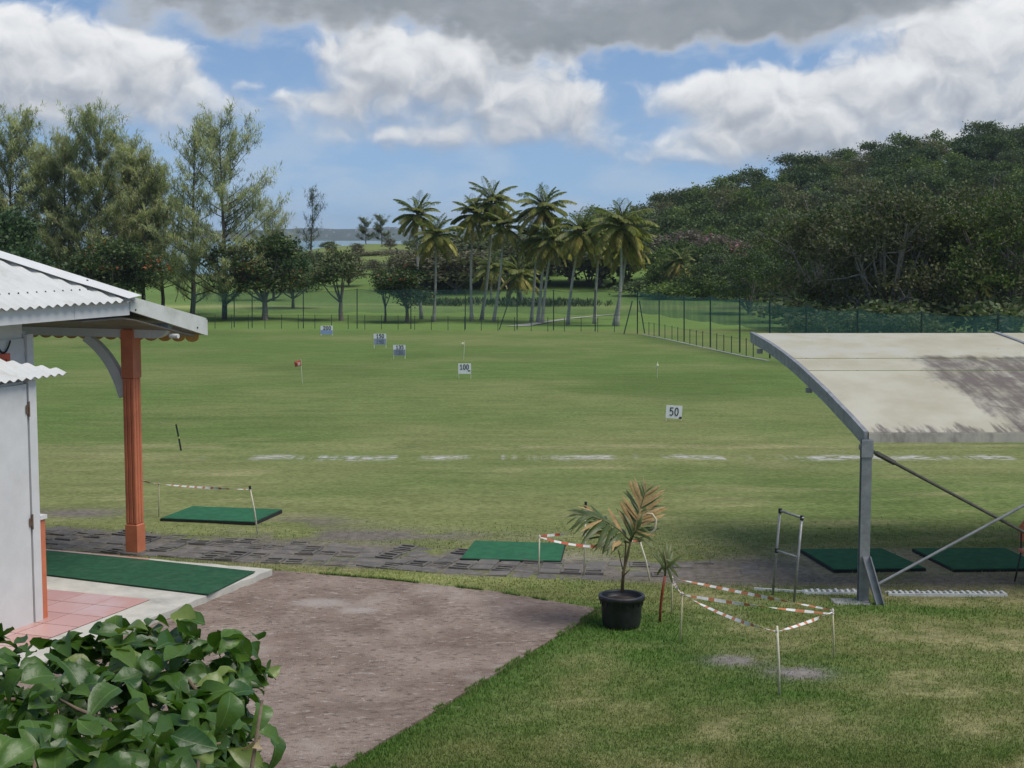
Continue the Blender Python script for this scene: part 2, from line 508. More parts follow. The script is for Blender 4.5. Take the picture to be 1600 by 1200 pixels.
GREEN, OLIVE, DRY = np.array((.135, .195, .060)), np.array((.225, .238, .105)), np.array((.330, .300, .170))
SOIL, CHALK, LUSH = np.array((.165, .145, .120)), np.array((.50, .48, .46)), np.array((.100, .180, .046))
def blend(c, col, f):
    f = np.clip(f, 0, 1)[..., None]
    return c * (1 - f) + col * f
def ground_color(x, y):
    x = np.asarray(x, float); y = np.asarray(y, float)
    c = np.ones(x.shape + (3,)) * GREEN
    far = sstep(y, 21.6, 24.2)
    # driving range: mown, streaked across the view, drier towards the tees
    st = fbm(x / 8, y / (2.5 + y * .03), 21, 5)
    st2 = fbm(x / 2.5, y / (1.0 + y * .015), 31, 4)
    dryf = sstep(st, .36, .68) * .75 + sstep(st2, .5, .78) * .35
    near_tee = sstep(y, 21, 24) * (1 - sstep(y, 34, 46))
    c1 = blend(c, OLIVE, dryf * .8 + near_tee * .35)
    c1 = blend(c1, DRY, near_tee * sstep(fbm(x / 2.0, y / .7, 41, 4), .55, .8) * .6)
    c1 = blend(c1, GREEN * .8, sstep(fbm(x / 7, y / (2.0 + y * .04), 51, 4), .56, .75) * .6)
    # worn beige strip and chalky bare strip across the range
    wob = (fbm(x / 3, y * 0, 61, 3) - .5) * .7
    c1 = blend(c1, DRY, np.exp(-((y - Y_BEIGE - wob) / .55) ** 2) * sstep(fbm(x / 1.6, y / .5, 71, 4), .45, .62) * .8)
    # fairway beyond the fence
    fw = sstep(y, 140, 150)
    c2 = blend(c, np.array((.165, .25, .075)), np.ones_like(x) * .8)
    c2 = blend(c2, GREEN * .95, sstep(fbm(x / 35, y / 30, 83, 4), .48, .7) * .6)
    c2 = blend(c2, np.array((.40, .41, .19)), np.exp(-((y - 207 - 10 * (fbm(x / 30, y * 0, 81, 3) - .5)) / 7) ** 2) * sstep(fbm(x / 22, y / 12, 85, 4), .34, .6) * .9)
    c2 = blend(c2, OLIVE, sstep(y, 280, 330) * .7)
    c1 = c1 * (1 - fw[..., None]) + c2 * fw[..., None]
    # lawn by the terrace: dry thatch with green patches
    p1 = fbm(x / 1.3, y / .9, 91, 5); p2 = fbm(x / .28, y / .28, 95, 4)
    c0 = blend(np.ones(x.shape + (3,)) * OLIVE * .95, DRY, sstep(p1, .38, .64) * .85)
    c0 = blend(c0, GREEN, sstep(p2, .45, .7) * .55)
    c0 = blend(c0, LUSH, sstep(fbm(x / 1.9, y / 1.4, 99, 4), .54, .74) * .45)
    for (px, py, rx, ry, a) in ((975, 985, .95, .8, 1.1), (1060, 1020, .9, .9, .9), (1180, 1075, 1.3, .8, .9), (1290, 1040, .5, .6, .6), (860, 890, .8, .5, .7), (990, 895, 1.0, .35, .7), (1430, 955, 1.6, .35, .7), (300, 822, 1.2, .35, .7)):
        q = flat(px, py)
        c0 = blend(c0, LUSH, np.exp(-((x - q.x) / rx) ** 2 - ((y - q.y) / ry) ** 2) * a * (.5 + p2))
    dp = np.minimum(seg_dist(x, y, PATIO[3], PATIO[4]), seg_dist(x, y, PATIO[4], PATIO[6]))
    c0 = blend(c0, LUSH, np.exp(-(dp / .45) ** 2) * (.55 + .8 * p1))
    q = flat(650, 902); c0 = blend(c0, np.array((.36, .37, .16)), np.exp(-((x - q.x) / 2.2) ** 2 - ((y - q.y) / .5) ** 2) * .8)
    c0 = c0 * np.array((.78, .79, .66))
    c1 = c1 * np.array((.85, .89, .74))
    c = c0 * (1 - far[..., None]) + c1 * far[..., None]
    # bare soil: round the paver track, by the mats and inside the taped square
    tr = np.min([seg_dist(x, y, TRK[i], TRK[i + 1]) for i in range(len(TRK) - 1)], axis=0)
    c = blend(c, SOIL, sstep(-tr, -1.05, -.55) * sstep(p1 + .35 * p2, .42, .6) * .95)
    for (px, py, rx, ry, a) in ((560, 838, 2.2, .55, 1.0), (480, 815, .9, .6, .7), (1100, 886, 2.2, .7, 1.2), (1330, 905, 2.2, .4, 1.0), (1500, 905, 2.0, .45, 1.0), (120, 800, 1.0, .5, .9)):
        q = flat(px, py)
        c = blend(c, SOIL, np.exp(-((x - q.x) / rx) ** 2 - ((y - q.y) / ry) ** 2) * a * sstep(p1 + .4 * p2, .5, .75) * 1.2)
    for (px, py, rx, ry, a) in ((1380, 878, 1.3, .95, 1.6), (1560, 878, 1.4, .95, 1.6), (900, 868, .55, .45, .9)):
        q = flat(px, py)
        c = blend(c, np.array((.31, .285, .195)), np.exp(-((x - q.x) / rx) ** 4 - ((y - q.y) / ry) ** 4) * a * (.35 + .6 * p1))
    for (px, py, rx, ry) in ((1150, 1030, .30, .22), (1245, 1052, .33, .24)):
        q = flat(px, py)
        c = blend(c, np.array((.22, .20, .18)), np.exp(-((x - q.x) / rx) ** 2 - ((y - q.y) / ry) ** 2) * 1.5 * sstep(p2, .3, .55))
    return c

def build_ground():
    ys = np.concatenate([np.arange(-8, 13, .5), np.arange(13, 32, .11), np.arange(32, 60, .3), np.arange(60, 152, .9), np.arange(152, 260, 3), np.arange(260, 660, 7)])
    xs = np.concatenate([np.arange(-330, -60, 9), np.arange(-60, -9, 1.2), np.arange(-9, 9.01, .11), np.arange(10.2, 60, 1.2), np.arange(60, 331, 9)])
    X, Y = np.meshgrid(xs, ys)
    Z = height(X, Y)
    V = np.stack([X, Y, Z], -1).reshape(-1, 3)
    nx, ny = len(xs), len(ys)
    i = np.arange(ny - 1)[:, None] * nx + np.arange(nx - 1)[None, :]
    Fq = np.stack([i, i + 1, i + 1 + nx, i + nx], -1).reshape(-1, 4)
    m, b, out = new_mat('grass_ground')
    p = b.node('ShaderNodeBsdfPrincipled')
    o = b.obj(); s = b.sep(o)
    c = b.attr('gcol')
    n1 = b.noise(o, 9.0, 8.0, 0.68)
    c = b.mix(1.0, c, b.mix(b.smooth(n1, .28, .72), (.68, .70, .66), (1.32, 1.30, 1.36)), 'MULTIPLY')
    n2 = b.noise(b.v('MULTIPLY', o, (.55, 1.3, 1)), .9, 8.0, 0.68)
    c = b.mix(1.0, c, b.mix(b.smooth(n2, .3, .7), (.86, .87, .85), (1.15, 1.14, 1.16)), 'MULTIPLY')
    # small divots and dry tufts scattered over the turf
    dv = b.noise(b.v('MULTIPLY', o, (1.0, 1.5, 1)), 2.3, 3.0, .6)
    c = b.mix(b.smooth(dv, .62, .70, 0, .35), c, tuple(DRY * .85))
    c = b.mix(b.smooth(dv, .38, .31, 0, .45), c, tuple(GREEN * .6))
    # chalky bare strip
    wob = b.m('MULTIPLY', b.m('SUBTRACT', b.noise(b.comb(s[0], 0, 0), .45, 4.0, .6), .5), 1.6)
    band = b.smooth(b.m('ABSOLUTE', b.m('SUBTRACT', b.m('SUBTRACT', s[1], Y_CHALK), wob)), .75, .10)
    gap = b.smooth(b.noise(b.comb(s[0], 3.0, 0), .75, 5.0, .65), .44, .54)
    spk = b.smooth(b.noise(b.v('MULTIPLY', o, (1.0, 1.6, 1)), 2.6, 8.0, .75), .43, .57)
    xr = b.m('MULTIPLY', b.smooth(s[0], -7.6, -7.0), b.smooth(s[0], 12.5, 11.5))
    c = b.mix(b.m('MULTIPLY', b.m('MULTIPLY', b.m('MULTIPLY', band, gap), spk), xr), c, tuple(CHALK))
    b.put(p.inputs['Base Color'], c)
    p.inputs['Roughness'].default_value = 0.95
    p.inputs['Specular IOR Level'].default_value = 0.1
    h = b.m('ADD', b.noise(o, 22.0, 6.0, .7), b.m('MULTIPLY', n2, 1.5))
    b.put(p.inputs['Normal'], b.bump(h, .55, .05))
    b.nt.links.new(p.outputs[0], out.inputs[0])
    me = np_mesh('ground', V, Fq, m, smooth=True)
    a = me.color_attributes.new('gcol', 'FLOAT_COLOR', 'POINT')
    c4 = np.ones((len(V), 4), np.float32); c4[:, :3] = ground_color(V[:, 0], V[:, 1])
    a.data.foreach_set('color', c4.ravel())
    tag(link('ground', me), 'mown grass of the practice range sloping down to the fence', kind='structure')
build_ground()

def build_sea():
    m, b, out = new_mat('sea_water')
    p = b.node('ShaderNodeBsdfPrincipled')
    o = b.obj()
    n = b.noise(b.v('MULTIPLY', o, (.004, .012, 1)), 3.0, 5.0, .6)
    b.put(p.inputs['Base Color'], b.mix(b.smooth(n, .35, .65), (.10, .25, .28), (.16, .32, .33)))
    p.inputs['Roughness'].default_value = 0.25
    b.put(p.inputs['Normal'], b.bump(b.noise(b.v('MULTIPLY', o, (.3, 1, 1)), .35, 4.0), .25, .4))
    b.nt.links.new(p.outputs[0], out.inputs[0])
    mb = MB().add([(-3500, 300, SEA_Z), (3500, 300, SEA_Z), (3500, 6800, SEA_Z), (-3500, 6800, SEA_Z)], [(0, 1, 2, 3)])
    tag(mb.build('sea', m), 'pale turquoise bay seen between the tall trees', kind='structure')
build_sea()

def build_far_coast():
    xs = np.linspace(-2400, 2400, 200); ys = np.linspace(4700, 6200, 30)
    X, Y = np.meshgrid(xs, ys)
    prof = np.interp(X / 5200 * FPX + 800, [-400, 300, 470, 510, 560, 600, 640, 700, 800, 1000, 2000], [14, 30, 44, 40, 44, 50, 42, 36, 30, 24, 16])
    Z = SEA_Z - 2 + (prof + 22 * (fbm(X / 260, Y / 260, 7, 5) - .5)) * sstep(Y, 4700, 5500) * (1 - .8 * sstep(Y, 5700, 6200))
    V = np.stack([X, Y, Z], -1).reshape(-1, 3)
    nx, ny = len(xs), len(ys)
    i = np.arange(ny - 1)[:, None] * nx + np.arange(nx - 1)[None, :]
    Fq = np.stack([i, i + 1, i + 1 + nx, i + nx], -1).reshape(-1, 4)
    m = surf('far_woods', (.05, .07, .035), .95, .4, .02)
    tag(link('far_hills', np_mesh('far_hills', V, Fq, m, smooth=True)), 'far hazy hills across the bay dotted with houses', kind='structure')
    wall, roof = surf('far_house_wall', (.62, .60, .56), .8), surf('far_house_roof', (.45, .30, .25), .8)
    r = random.Random(5)
    for k in range(26):
        px = r.uniform(440, 665); Y = r.uniform(4950, 5350)
        X = (px - 800) / FPX * Y
        pf = float(np.interp(px, [-400, 300, 470, 510, 560, 600, 640, 700], [14, 30, 44, 40, 44, 50, 42, 36]))
        z = SEA_Z - 2 + (pf + 22 * (float(fbm(np.array([X / 260]), np.array([Y / 260]), 7, 5)[0]) - .5)) * float(sstep(Y, 4700, 5500))
        t = thing('far_house', 'tiny pale house on the far shore ' + ('left of the thin half bare casuarina' if px < 489 else 'between the thin casuarina and the bushy pair' if px < 570 else 'right of the bushy far casuarinas'), 'house', (X, Y, z), 'houses on the far shore')
        w_, h_ = r.uniform(6, 12), r.uniform(3, 5)
        mb = MB().obox((X - w_ / 2, Y - 5, z - 5), (w_, 0, 0), (0, 10, 0), (0, 0, h_ + 5))
        mb.build('wall', wall, t)
        MB().prism([(X - w_ / 2 - .6, Y - 6, z + h_), (X + w_ / 2 + .6, Y - 6, z + h_), (X, Y - 6, z + h_ + 2.6)], (0, 12, 0)).build('roof', roof, t)
build_far_coast()

# ------------------------------------------------------------------ patio of worn brown matting
def build_patio():
    m, b, out = new_mat('brown_matting')
    p = b.node('ShaderNodeBsdfPrincipled')
    o = b.obj()
    n = b.noise(o, 1.1, 7.0, .62, .3)
    c = b.mix(b.smooth(n, .3, .7), (.205, .150, .118), (.330, .258, .212))
    f = b.noise(b.v('MULTIPLY', o, (1.0, 1.7, 1)), 7.0, 9.0, .78)
    c = b.mix(b.smooth(f, .54, .64, 0, .8), c, (.46, .40, .35))
    c = b.mix(b.smooth(b.noise(b.v('MULTIPLY', o, (1.1, 1.8, 1)), 9.0, 8.0, .74), .48, .38, 0, .75), c, (.095, .070, .060))
    g = b.noise(b.v('ADD', o, (7, 3, 0)), .55, 5.0, .6)
    c = b.mix(b.smooth(g, .56, .70, 0, .55), c, (.42, .36, .31))
    c = b.mix(b.smooth(b.noise(b.v('ADD', o, (2, 9, 0)), .9, 6.0, .62), .54, .70, 0, .45), c, (.13, .095, .080))
    s = b.sep(o)
    q = flat(880, 950)
    dd = b.m('ADD', b.m('POWER', b.m('MULTIPLY', b.m('SUBTRACT', s[0], q.x), .9), 2.0), b.m('POWER', b.m('MULTIPLY', b.m('SUBTRACT', s[1], q.y), .7), 2.0))
    c = b.mix(b.m('MULTIPLY', b.smooth(b.m('ADD', dd, b.m('MULTIPLY', f, .8)), 1.9, .5), .45), c, (.085, .066, .062))
    for (px, py, rx, ry) in ((500, 945, .42, .30), (560, 957, .30, .20)):        # pale spills
        q = flat(px, py)
        e = b.m('ADD', b.m('POWER', b.m('MULTIPLY', b.m('SUBTRACT', s[0], q.x), 1 / rx), 2.0), b.m('POWER', b.m('MULTIPLY', b.m('SUBTRACT', s[1], q.y), 1 / ry), 2.0))
        c = b.mix(b.smooth(b.m('ADD', e, b.m('MULTIPLY', f, 1.6)), 2.0, .6, 0, .6), c, (.46, .42, .38))
    b.put(p.inputs['Base Color'], c)
    p.inputs['Roughness'].default_value = .95
    p.inputs['Specular IOR Level'].default_value = .15
    b.put(p.inputs['Normal'], b.bump(b.m('ADD', f, b.noise(o, 60.0, 4.0)), .9, .02))
    b.nt.links.new(p.outputs[0], out.inputs[0])
    # ragged edge: the outline is resampled and jittered a little
    pts = []
    r = random.Random(3)
    for i in range(len(PATIO)):
        a, e = PATIO[i], PATIO[(i + 1) % len(PATIO)]
        k = max(int((e - a).length / .12), 1)
        nrm = Vector((-(e - a).y, (e - a).x, 0)).normalized()
        for j in range(k):
            pts.append(a.lerp(e, j / k) + nrm * r.uniform(-.007, .007))
    mb = MB().prism([(p_.x, p_.y, .030) for p_ in reversed(pts)], (0, 0, -.08))
    tag(mb.build('patio', m), 'worn reddish brown matting patio beside the terrace', kind='structure')
build_patio()

# ------------------------------------------------------------------ paver track
def build_track():
    root = thing('paver_track', 'strip of dark grass pavers along the tees', None, TRK[3])
    root['kind'] = 'structure'
    m, b, out = new_mat('dusty_paver')
    p = b.node('ShaderNodeBsdfPrincipled')
    info = b.node('ShaderNodeObjectInfo')
    o = b.node('ShaderNodeNewGeometry').outputs['Position']
    c = b.mix(info.outputs['Random'], (.100, .092, .082), (.145, .132, .116))
    c = b.mix(b.smooth(b.noise(o, 5.0, 6.0, .65), .45, .7, 0, .8), c, (.215, .19, .16))
    b.put(p.inputs['Base Color'], c)
    p.inputs['Roughness'].default_value = .9
    b.put(p.inputs['Normal'], b.bump(b.noise(o, 70.0, 4.0), .6, .01))
    b.nt.links.new(p.outputs[0], out.inputs[0])
    # an open paver: raised rim and bar round two sunken cells
    S, H = .29, .05
    mb = MB()
    def plate(x0, x1, y0, y1, z0, z1): mb.obox((x0, y0, z0), (x1 - x0, 0, 0), (0, y1 - y0, 0), (0, 0, z1 - z0))
    a = S / 2; t = .035
    plate(-a, a, -a, -a + t, 0, H); plate(-a, a, a - t, a, 0, H)
    plate(-a, -a + t, -a + t, a - t, 0, H - .002); plate(a - t, a, -a + t, a - t, 0, H - .002)
    plate(-a + t, a - t, -.02, .02, 0, H - .004)
    me = mb.mesh('paver', m)
    mb2 = MB().chamfer((0, 0, 0), (S, 0, 0), (0, S, 0), (0, 0, H - .006), .012)
    me2 = mb2.mesh('paver', m)
    r = random.Random(9)
    L = [0.0]
    for i in range(len(TRK) - 1): L.append(L[-1] + (TRK[i + 1] - TRK[i]).length)
    n = int(L[-1] / .31)
    for k in range(n):
        d = (k + .5) * L[-1] / n
        i = max(j for j in range(len(L) - 1) if L[j] <= d)
        q = TRK[i].lerp(TRK[i + 1], (d - L[i]) / (L[i + 1] - L[i]))
        t_ = (TRK[i + 1] - TRK[i]).normalized(); nr = Vector((-t_.y, t_.x, 0))
        for j in range(5):
            if d > L[-1] - 2.2 and r.random() < .55: continue
            if j == 4 and r.random() < .35: continue
            c_ = q + nr * (j - 2) * .315
            o_ = bpy.data.objects.new('paver', me if r.random() < .35 else me2)
            COL.objects.link(o_); o_.parent = root
            sink = r.uniform(-.03, .004)
            o_.location = Vector((c_.x, c_.y, hz(c_.x, c_.y) - .018 + sink)) - TRK[3]
            o_.rotation_euler = (r.uniform(-.05, .05), r.uniform(-.05, .05), math.atan2(t_.y, t_.x) + r.uniform(-.05, .05))
build_track()

# ------------------------------------------------------------------ grass blades on the near lawn and along edges
def build_blades():
    N = 260000
    # more blades close to the camera
    y = 13.3 + (27 - 13.3) * rng.random(N) ** 1.7
    x = (rng.random(N) * 2 - 1) * y * .345
    keep = ~poly_mask([(p.x, p.y) for p in PATIO], x, y)
    tc = np.array(T_COR[:2]); rel = np.stack([x, y], -1) - tc
    e1, e2 = np.array(E1[:2]), np.array(E2[:2])
    keep &= ~(((rel @ e1) < .02) & ((rel @ e2) < .02))
    tr = np.min([seg_dist(x, y, TRK[i], TRK[i + 1]) for i in range(len(TRK) - 1)], axis=0)
    keep &= (tr > .75) | (rng.random(N) < .10)
    keep &= rng.random(N) > sstep(y, 21.5, 26.0)
    x, y = x[keep], y[keep]
    c = ground_color(x, y)
    green = c[:, 1] / (c[:, 0] + 1e-6)
    keep = rng.random(len(x)) < np.clip((green - .86) * 5, .05, 1)
    x, y, c, green = x[keep], y[keep], c[keep], green[keep]
    # fringe hanging over the edges of the patio
    n2 = 14000
    ex, ey = [], []
    for i in range(0, 6):
        a, e = PATIO[i], PATIO[i + 1]
        k = int(n2 / 6); t = rng.random(k)
        w = np.abs(rng.normal(0, .05, k))
        d = np.array([e.x - a.x, e.y - a.y]); nrm = np.array([-d[1], d[0]]) / np.hypot(*d)
        ex.append(a.x + d[0] * t + nrm[0] * (w - .025)); ey.append(a.y + d[1] * t + nrm[1] * (w - .025))
    ex, ey = np.concatenate(ex), np.concatenate(ey)
    gate = fbm(ex / .3, ey / .3, 7, 3) > .47
    ex, ey = ex[gate], ey[gate]
    ce = np.where(rng.random((len(ex), 1)) < .6, LUSH, OLIVE * .8)
    x = np.concatenate([x, ex]); y = np.concatenate([y, ey]); c = np.concatenate([c, ce])
    green = np.concatenate([green, np.full(len(ex), 1.7)])
    n = len(x)
    z = height(x, y)
    on_patio = poly_mask([(p.x, p.y) for p in PATIO], x, y)
    z = np.where(on_patio, .028, z)
    L = (.018 + .022 * np.clip(green - .9, 0, 1.1)) * rng.uniform(.6, 1.5, n)
    a = rng.uniform(0, 2 * np.pi, n); lean = rng.uniform(.15, .9, n)
    w = rng.uniform(.004, .007, n) * np.clip(y / 15, 1, 1.8)
    dx, dy = np.cos(a), np.sin(a)
    b0 = np.stack([x - dy * w, y + dx * w, z - .004], -1); b1 = np.stack([x + dy * w, y - dx * w, z - .004], -1)
    tp = np.stack([x + dx * L * lean, y + dy * L * lean, z + L], -1)
    V = np.stack([b0, b1, tp], 1).reshape(-1, 3)
    Fq = np.arange(3 * n).reshape(-1, 3)
    col = c * rng.uniform(.9, 1.4, (n, 1)) * np.array([1, 1.03, .95])
    m = leaf_mat('grass_blade', .25, .7, spec=.1)
    tag(link('lawn_grass', np_mesh('lawn_grass', V, Fq, m, col)), 'short grass blades covering the lawn round the patio', kind='stuff')
build_blades()

# ================================================================== clubhouse with verandah
WHITE = surf('white_paint', (.63, .63, .61), .55, .05, 3.0, .15, 30, (.42, .40, .36), .35, 1.2)
WHITE_OLD = surf('weathered_white_paint', (.60, .61, .56), .6, .06, 3.0, .15, 30, (.33, .34, .26), .55, 1.6)
SHEET = surf('white_corrugated_sheet', (.58, .58, .55), .5, .06, 2.0, .1, 40, (.36, .34, .29), .55, 1.6)
ORANGE = surf('orange_paint', (.56, .175, .085), .55, .10, 4.0, .2, 40, (.30, .09, .05), .4, 2.5)
RED_OR = surf('red_shutter_paint', (.55, .11, .06), .5, .1, 5.0)
YELLOW_OR = surf('yellow_trim_paint', (.62, .36, .11), .6, .1, 4.0)
DARK = surf('dark_metal', (.03, .03, .032), .5, .2, 20.0)
RUST = surf('rusty_iron', (.13, .085, .055), .8, .3, 30.0, .3)
CONCRETE = surf('old_concrete', (.50, .48, .42), .9, .12, 3.0, .5, 50, (.25, .24, .20), .6, 2.2)

POST = flat(212, 861, 0.12)
RAKE0 = POST + E1 * 0.80
def onrake(s, z): return Vector((RAKE0.x + E2.x * s, RAKE0.y + E2.y * s, z))
S_R, S_FAR = -1.154, 0.76
Z_EAVE, Z_FAR = 3.90, 3.50
TAN_HIP = math.tan(R(25.5))

def build_clubhouse():
    c = POST - E2 * 2.32
    root = thing('clubhouse', 'white clapboard clubhouse with corrugated roof and orange verandah post', 'building', (c.x, c.y, 0.12))
    # --- corrugated sheets of the near roof plane, one part each
    wl, amp = .177, .018
    sheet_w = wl * 5
    s1 = S_R + .02
    L_up = 3.6
    roof_root = None
    for k in range(7):
        a, b_ = s1 - k * sheet_w, s1 - (k + 1) * sheet_w - .06
        n = 34
        V, Fc = [], []
        rows = 10
        for i in range(n + 1):
            s = a + (b_ - a) * i / n
            lim = max(min(S_R - s - .03, L_up), 0.0)
            for j in range(rows + 1):
                u = -.09 + (lim + .09) * j / rows
                p = onrake(s, Z_EAVE + TAN_HIP * u + amp * math.cos(2 * math.pi * s / wl) + .03 + (.004 if k % 2 else 0))
                p -= E1 * u
                V.append(p)
        for i in range(n):
            for j in range(rows):
                q = i * (rows + 1) + j
                Fc.append((q, q + 1, q + rows + 2, q + rows + 1))
        o = MB().add(V, Fc).build('roof_sheet', SHEET, root, True)
        md = o.modifiers.new('t', 'SOLIDIFY'); md.thickness = .008; md.offset = -1; md.use_rim = False
        # roofing screws near the eave
        for i in range(5):
            s = a - wl * (i + .5 + .0) + .0
            s = round(s / wl) * wl
            if S_R - s < .5 or s < b_: continue
            p = onrake(s, Z_EAVE + TAN_HIP * .22 + amp + .03) - E1 * .22
            MB().lathe(p + Vector((0, 0, .0)), [(.011, -.004), (.011, .010), (.005, .018), (.0, .02)], 8).build('screw', DARK, o)
    # --- hip flashing over the corner
    hipd = (-E1 - E2)
    V = []
    Fc = []
    n = 14
    for i in range(n + 1):
        t = -.12 + 3.9 * i / n
        q = onrake(S_R, Z_EAVE + .085 + TAN_HIP * t) + hipd * t
        wv = .30
        e = .006 * math.sin(i * 2.1)
        V += [q - E2 * wv + Vector((0, 0, e)), q + Vector((0, 0, .03)), q - E1 * wv]
    for i in range(n):
        Fc += [(i * 3, i * 3 + 1, i * 3 + 4, i * 3 + 3), (i * 3 + 1, i * 3 + 2, i * 3 + 5, i * 3 + 4)]
    o = MB().add(V, Fc).build('hip_flashing', WHITE, root)
    md = o.modifiers.new('t', 'SOLIDIFY'); md.thickness = .006
    for t in (.35, 1.15, 1.9):
        p = onrake(S_R, Z_EAVE + .10 + TAN_HIP * t) + hipd * t - E2 * .10
        MB().lathe(p, [(.018, -.02), (.018, .01), (.0, .02)], 8).build('screw', DARK, o)
    # --- roof plane facing the range, and the lower verandah roof carried on from it
    q0 = onrake(S_R, Z_EAVE + .03)
    V = [q0, q0 - E1 * 8, q0 - E1 * 8 + Vector((0, 0, TAN_HIP * 3.6)) - E2 * 3.6, q0 + hipd * 3.6 + Vector((0, 0, TAN_HIP * 3.6))]
    o = MB().add(V, [(0, 3, 2, 1)]).build('roof_sheet', SHEET, root)
    md = o.modifiers.new('t', 'SOLIDIFY'); md.thickness = .02
    a0, a1 = onrake(S_R + .005, Z_EAVE - .01), onrake(S_FAR, Z_FAR - .01)
    MB().add([a0 - E1 * .045, a1 - E1 * .045, a1 - E1 * 8, a0 - E1 * 8] + [p - Vector((0, 0, .03)) for p in (a0 - E1 * .045, a1 - E1 * .045, a1 - E1 * 8, a0 - E1 * 8)],
             [(0, 1, 2, 3), (7, 6, 5, 4), (0, 4, 5, 1), (1, 5, 6, 2), (2, 6, 7, 3), (3, 7, 4, 0)]).build('verandah_roof', SHEET, root)
    # ceiling boards under the verandah
    ceil = surf('ceiling_board', (.22, .185, .15), .7, .12, 3.0)
    for k in range(9):
        s0 = S_R - 1.0 + k * .3
        f = max(min((s0 - S_R) / (S_FAR - S_R), 1), 0); f2 = max(min((s0 + .29 - S_R) / (S_FAR - S_R), 1), 0)
        if s0 + .29 > S_FAR: break
        z0, z1 = Z_EAVE - .26 + (Z_FAR - Z_EAVE) * f, Z_EAVE - .26 + (Z_FAR - Z_EAVE) * f2
        p0, p1 = onrake(s0, z0) - E1 * .05, onrake(s0 + .29, z1) - E1 * .05
        MB().obox(p0, p1 - p0, -E1 * 7.5, (0, 0, .02)).build('ceiling_board', ceil, root)
    # --- fascia along the near eave and verge board along the verandah end
    f0, f1 = onrake(-3.25, 0), onrake(S_R - .002, 0)
    for (sa, sb) in ((-6.6, -4.72), (-4.715, -2.37), (-2.365, S_R)):
        MB().obox(onrake(sa, Z_EAVE - .21), E2 * (sb - sa), -E1 * .03, (0, 0, .20)).build('fascia_board', WHITE, root)
    v0, v1 = onrake(S_R + .002, Z_EAVE + .05), onrake(S_FAR, Z_FAR + .05)
    hh = .255
    MB().prism([v0 + E1 * .012, v1 + E1 * .012, v1 + E1 * .012 - UP * hh, v0 + E1 * .012 - UP * (hh - .05) + E2 * .0], -E1 * .045).build('verge_board', WHITE_OLD, root)
    MB().obox(v1 + E1 * .012 - UP * hh + E2 * .001, E2 * .03, -E1 * 7, UP * hh * .9).build('fascia_board', WHITE_OLD, root)
    for s_, dz in ((S_R + .12, -.12), (S_FAR - .25, -.13)):
        f = (s_ - S_R) / (S_FAR - S_R)
        p = onrake(s_, Z_EAVE + (Z_FAR - Z_EAVE) * f + dz) + E1 * .012
        MB().tube([p, p + E1 * .01], .013, 8).build('screw', DARK, root)
    # --- scalloped trim hanging from the far eave
    base = onrake(S_FAR - .05, Z_FAR - .19) - E1 * .1
    n = 26
    for k in range(n):
        p = base - E1 * k * .24
        pts = [p, p - E1 * .23]
        for i in range(7):
            a = math.pi * i / 6
            pts.append(p - E1 * (.115 + .115 * math.cos(a)) - UP * (.05 + .07 * math.sin(a)))
        MB().prism(pts, E2 * .02).build('scallop', YELLOW_OR, root)
    # --- beam over the posts with a rounded end
    z0, z1 = 3.29, 3.50
    bm = MB().obox(POST + UP * (z0 - .12) - E1 * 6.5 - E2 * .06, E1 * (6.5 + .42), E2 * .12, UP * (z1 - z0))
    bm.build('beam', WHITE, root)
    e = POST + UP * (z0 - .12) + E1 * .425 - E2 * .059
    pts = [e + UP * (z1 - z0)]
    for i in range(9):
        a = math.pi / 2 * i / 8
        pts.append(e + E1 * (.26 * math.cos(a)) + UP * ((z1 - z0) * (1 - math.sin(a)) * .9 + .0))
    pts.append(e)
    MB().prism([pts[0]] + [e + E1 * .27 + UP * (z1 - z0)] + pts[1:], E2 * .118).build('beam_end', WHITE, root)
    d0 = POST + UP * (3.33 - .12) + E1 * .69 - E2 * .02
    MB().tube([d0, d0 + E1 * .14], .034, 12).build('pipe_end', WHITE, root)
    # --- curved bracket from post to beam
    inn, outr = [], []
    for i in range(13):
        t = i / 12
        # quadratic curve from the post up to the beam
        x = (1 - t) ** 2 * .115 + 2 * (1 - t) * t * .30 + t * t * .78
        z = (1 - t) ** 2 * 2.42 + 2 * (1 - t) * t * 3.02 + t * t * 3.287
        tx = 2 * (1 - t) * (.30 - .115) + 2 * t * (.78 - .30); tz = 2 * (1 - t) * .6 + 2 * t * .267
        l = math.hypot(tx, tz)
        w = .085 - .02 * t
        inn.append((x + tz / l * w, z - tx / l * w)); outr.append((max(x - tz / l * w, .112), min(z + tx / l * w, 3.287)))
    poly = [POST - E1 * x + UP * (min(z, 3.287) - .12) - E2 * .05 for x, z in inn + outr[::-1]]
    MB().prism(poly, E2 * .1).build('bracket', WHITE, root)
    # --- the orange post: plinth, fluted shaft, squared head
    w = .125
    pst = MB().cbox(POST + UP * (3.38 / 2 + .01), E1 * .160, E2 * .160, UP * 3.36).build('post', ORANGE, root)
    MB().chamfer(POST, E1 * .205, E2 * .205, UP * .42, .02).build('post_plinth', ORANGE, pst)
    MB().cbox(POST + UP * 2.93, E1 * .205, E2 * .205, UP * .70).build('post_head', ORANGE, pst)
    for ax, bx in ((E1, E2), (-E1, E2), (E2, E1), (-E2, E1)):
        for q in (-.066, 0.0, .066):
            ww = .052 if q else .058
            MB().chamfer(POST + ax * .076 + bx * q + UP * 1.5, bx * ww, UP * 2.15, ax * .020, .008).build('post_rib', ORANGE, pst)
    # --- clapboard wall (faces the camera's right), corner trim and shutter
    C0 = c
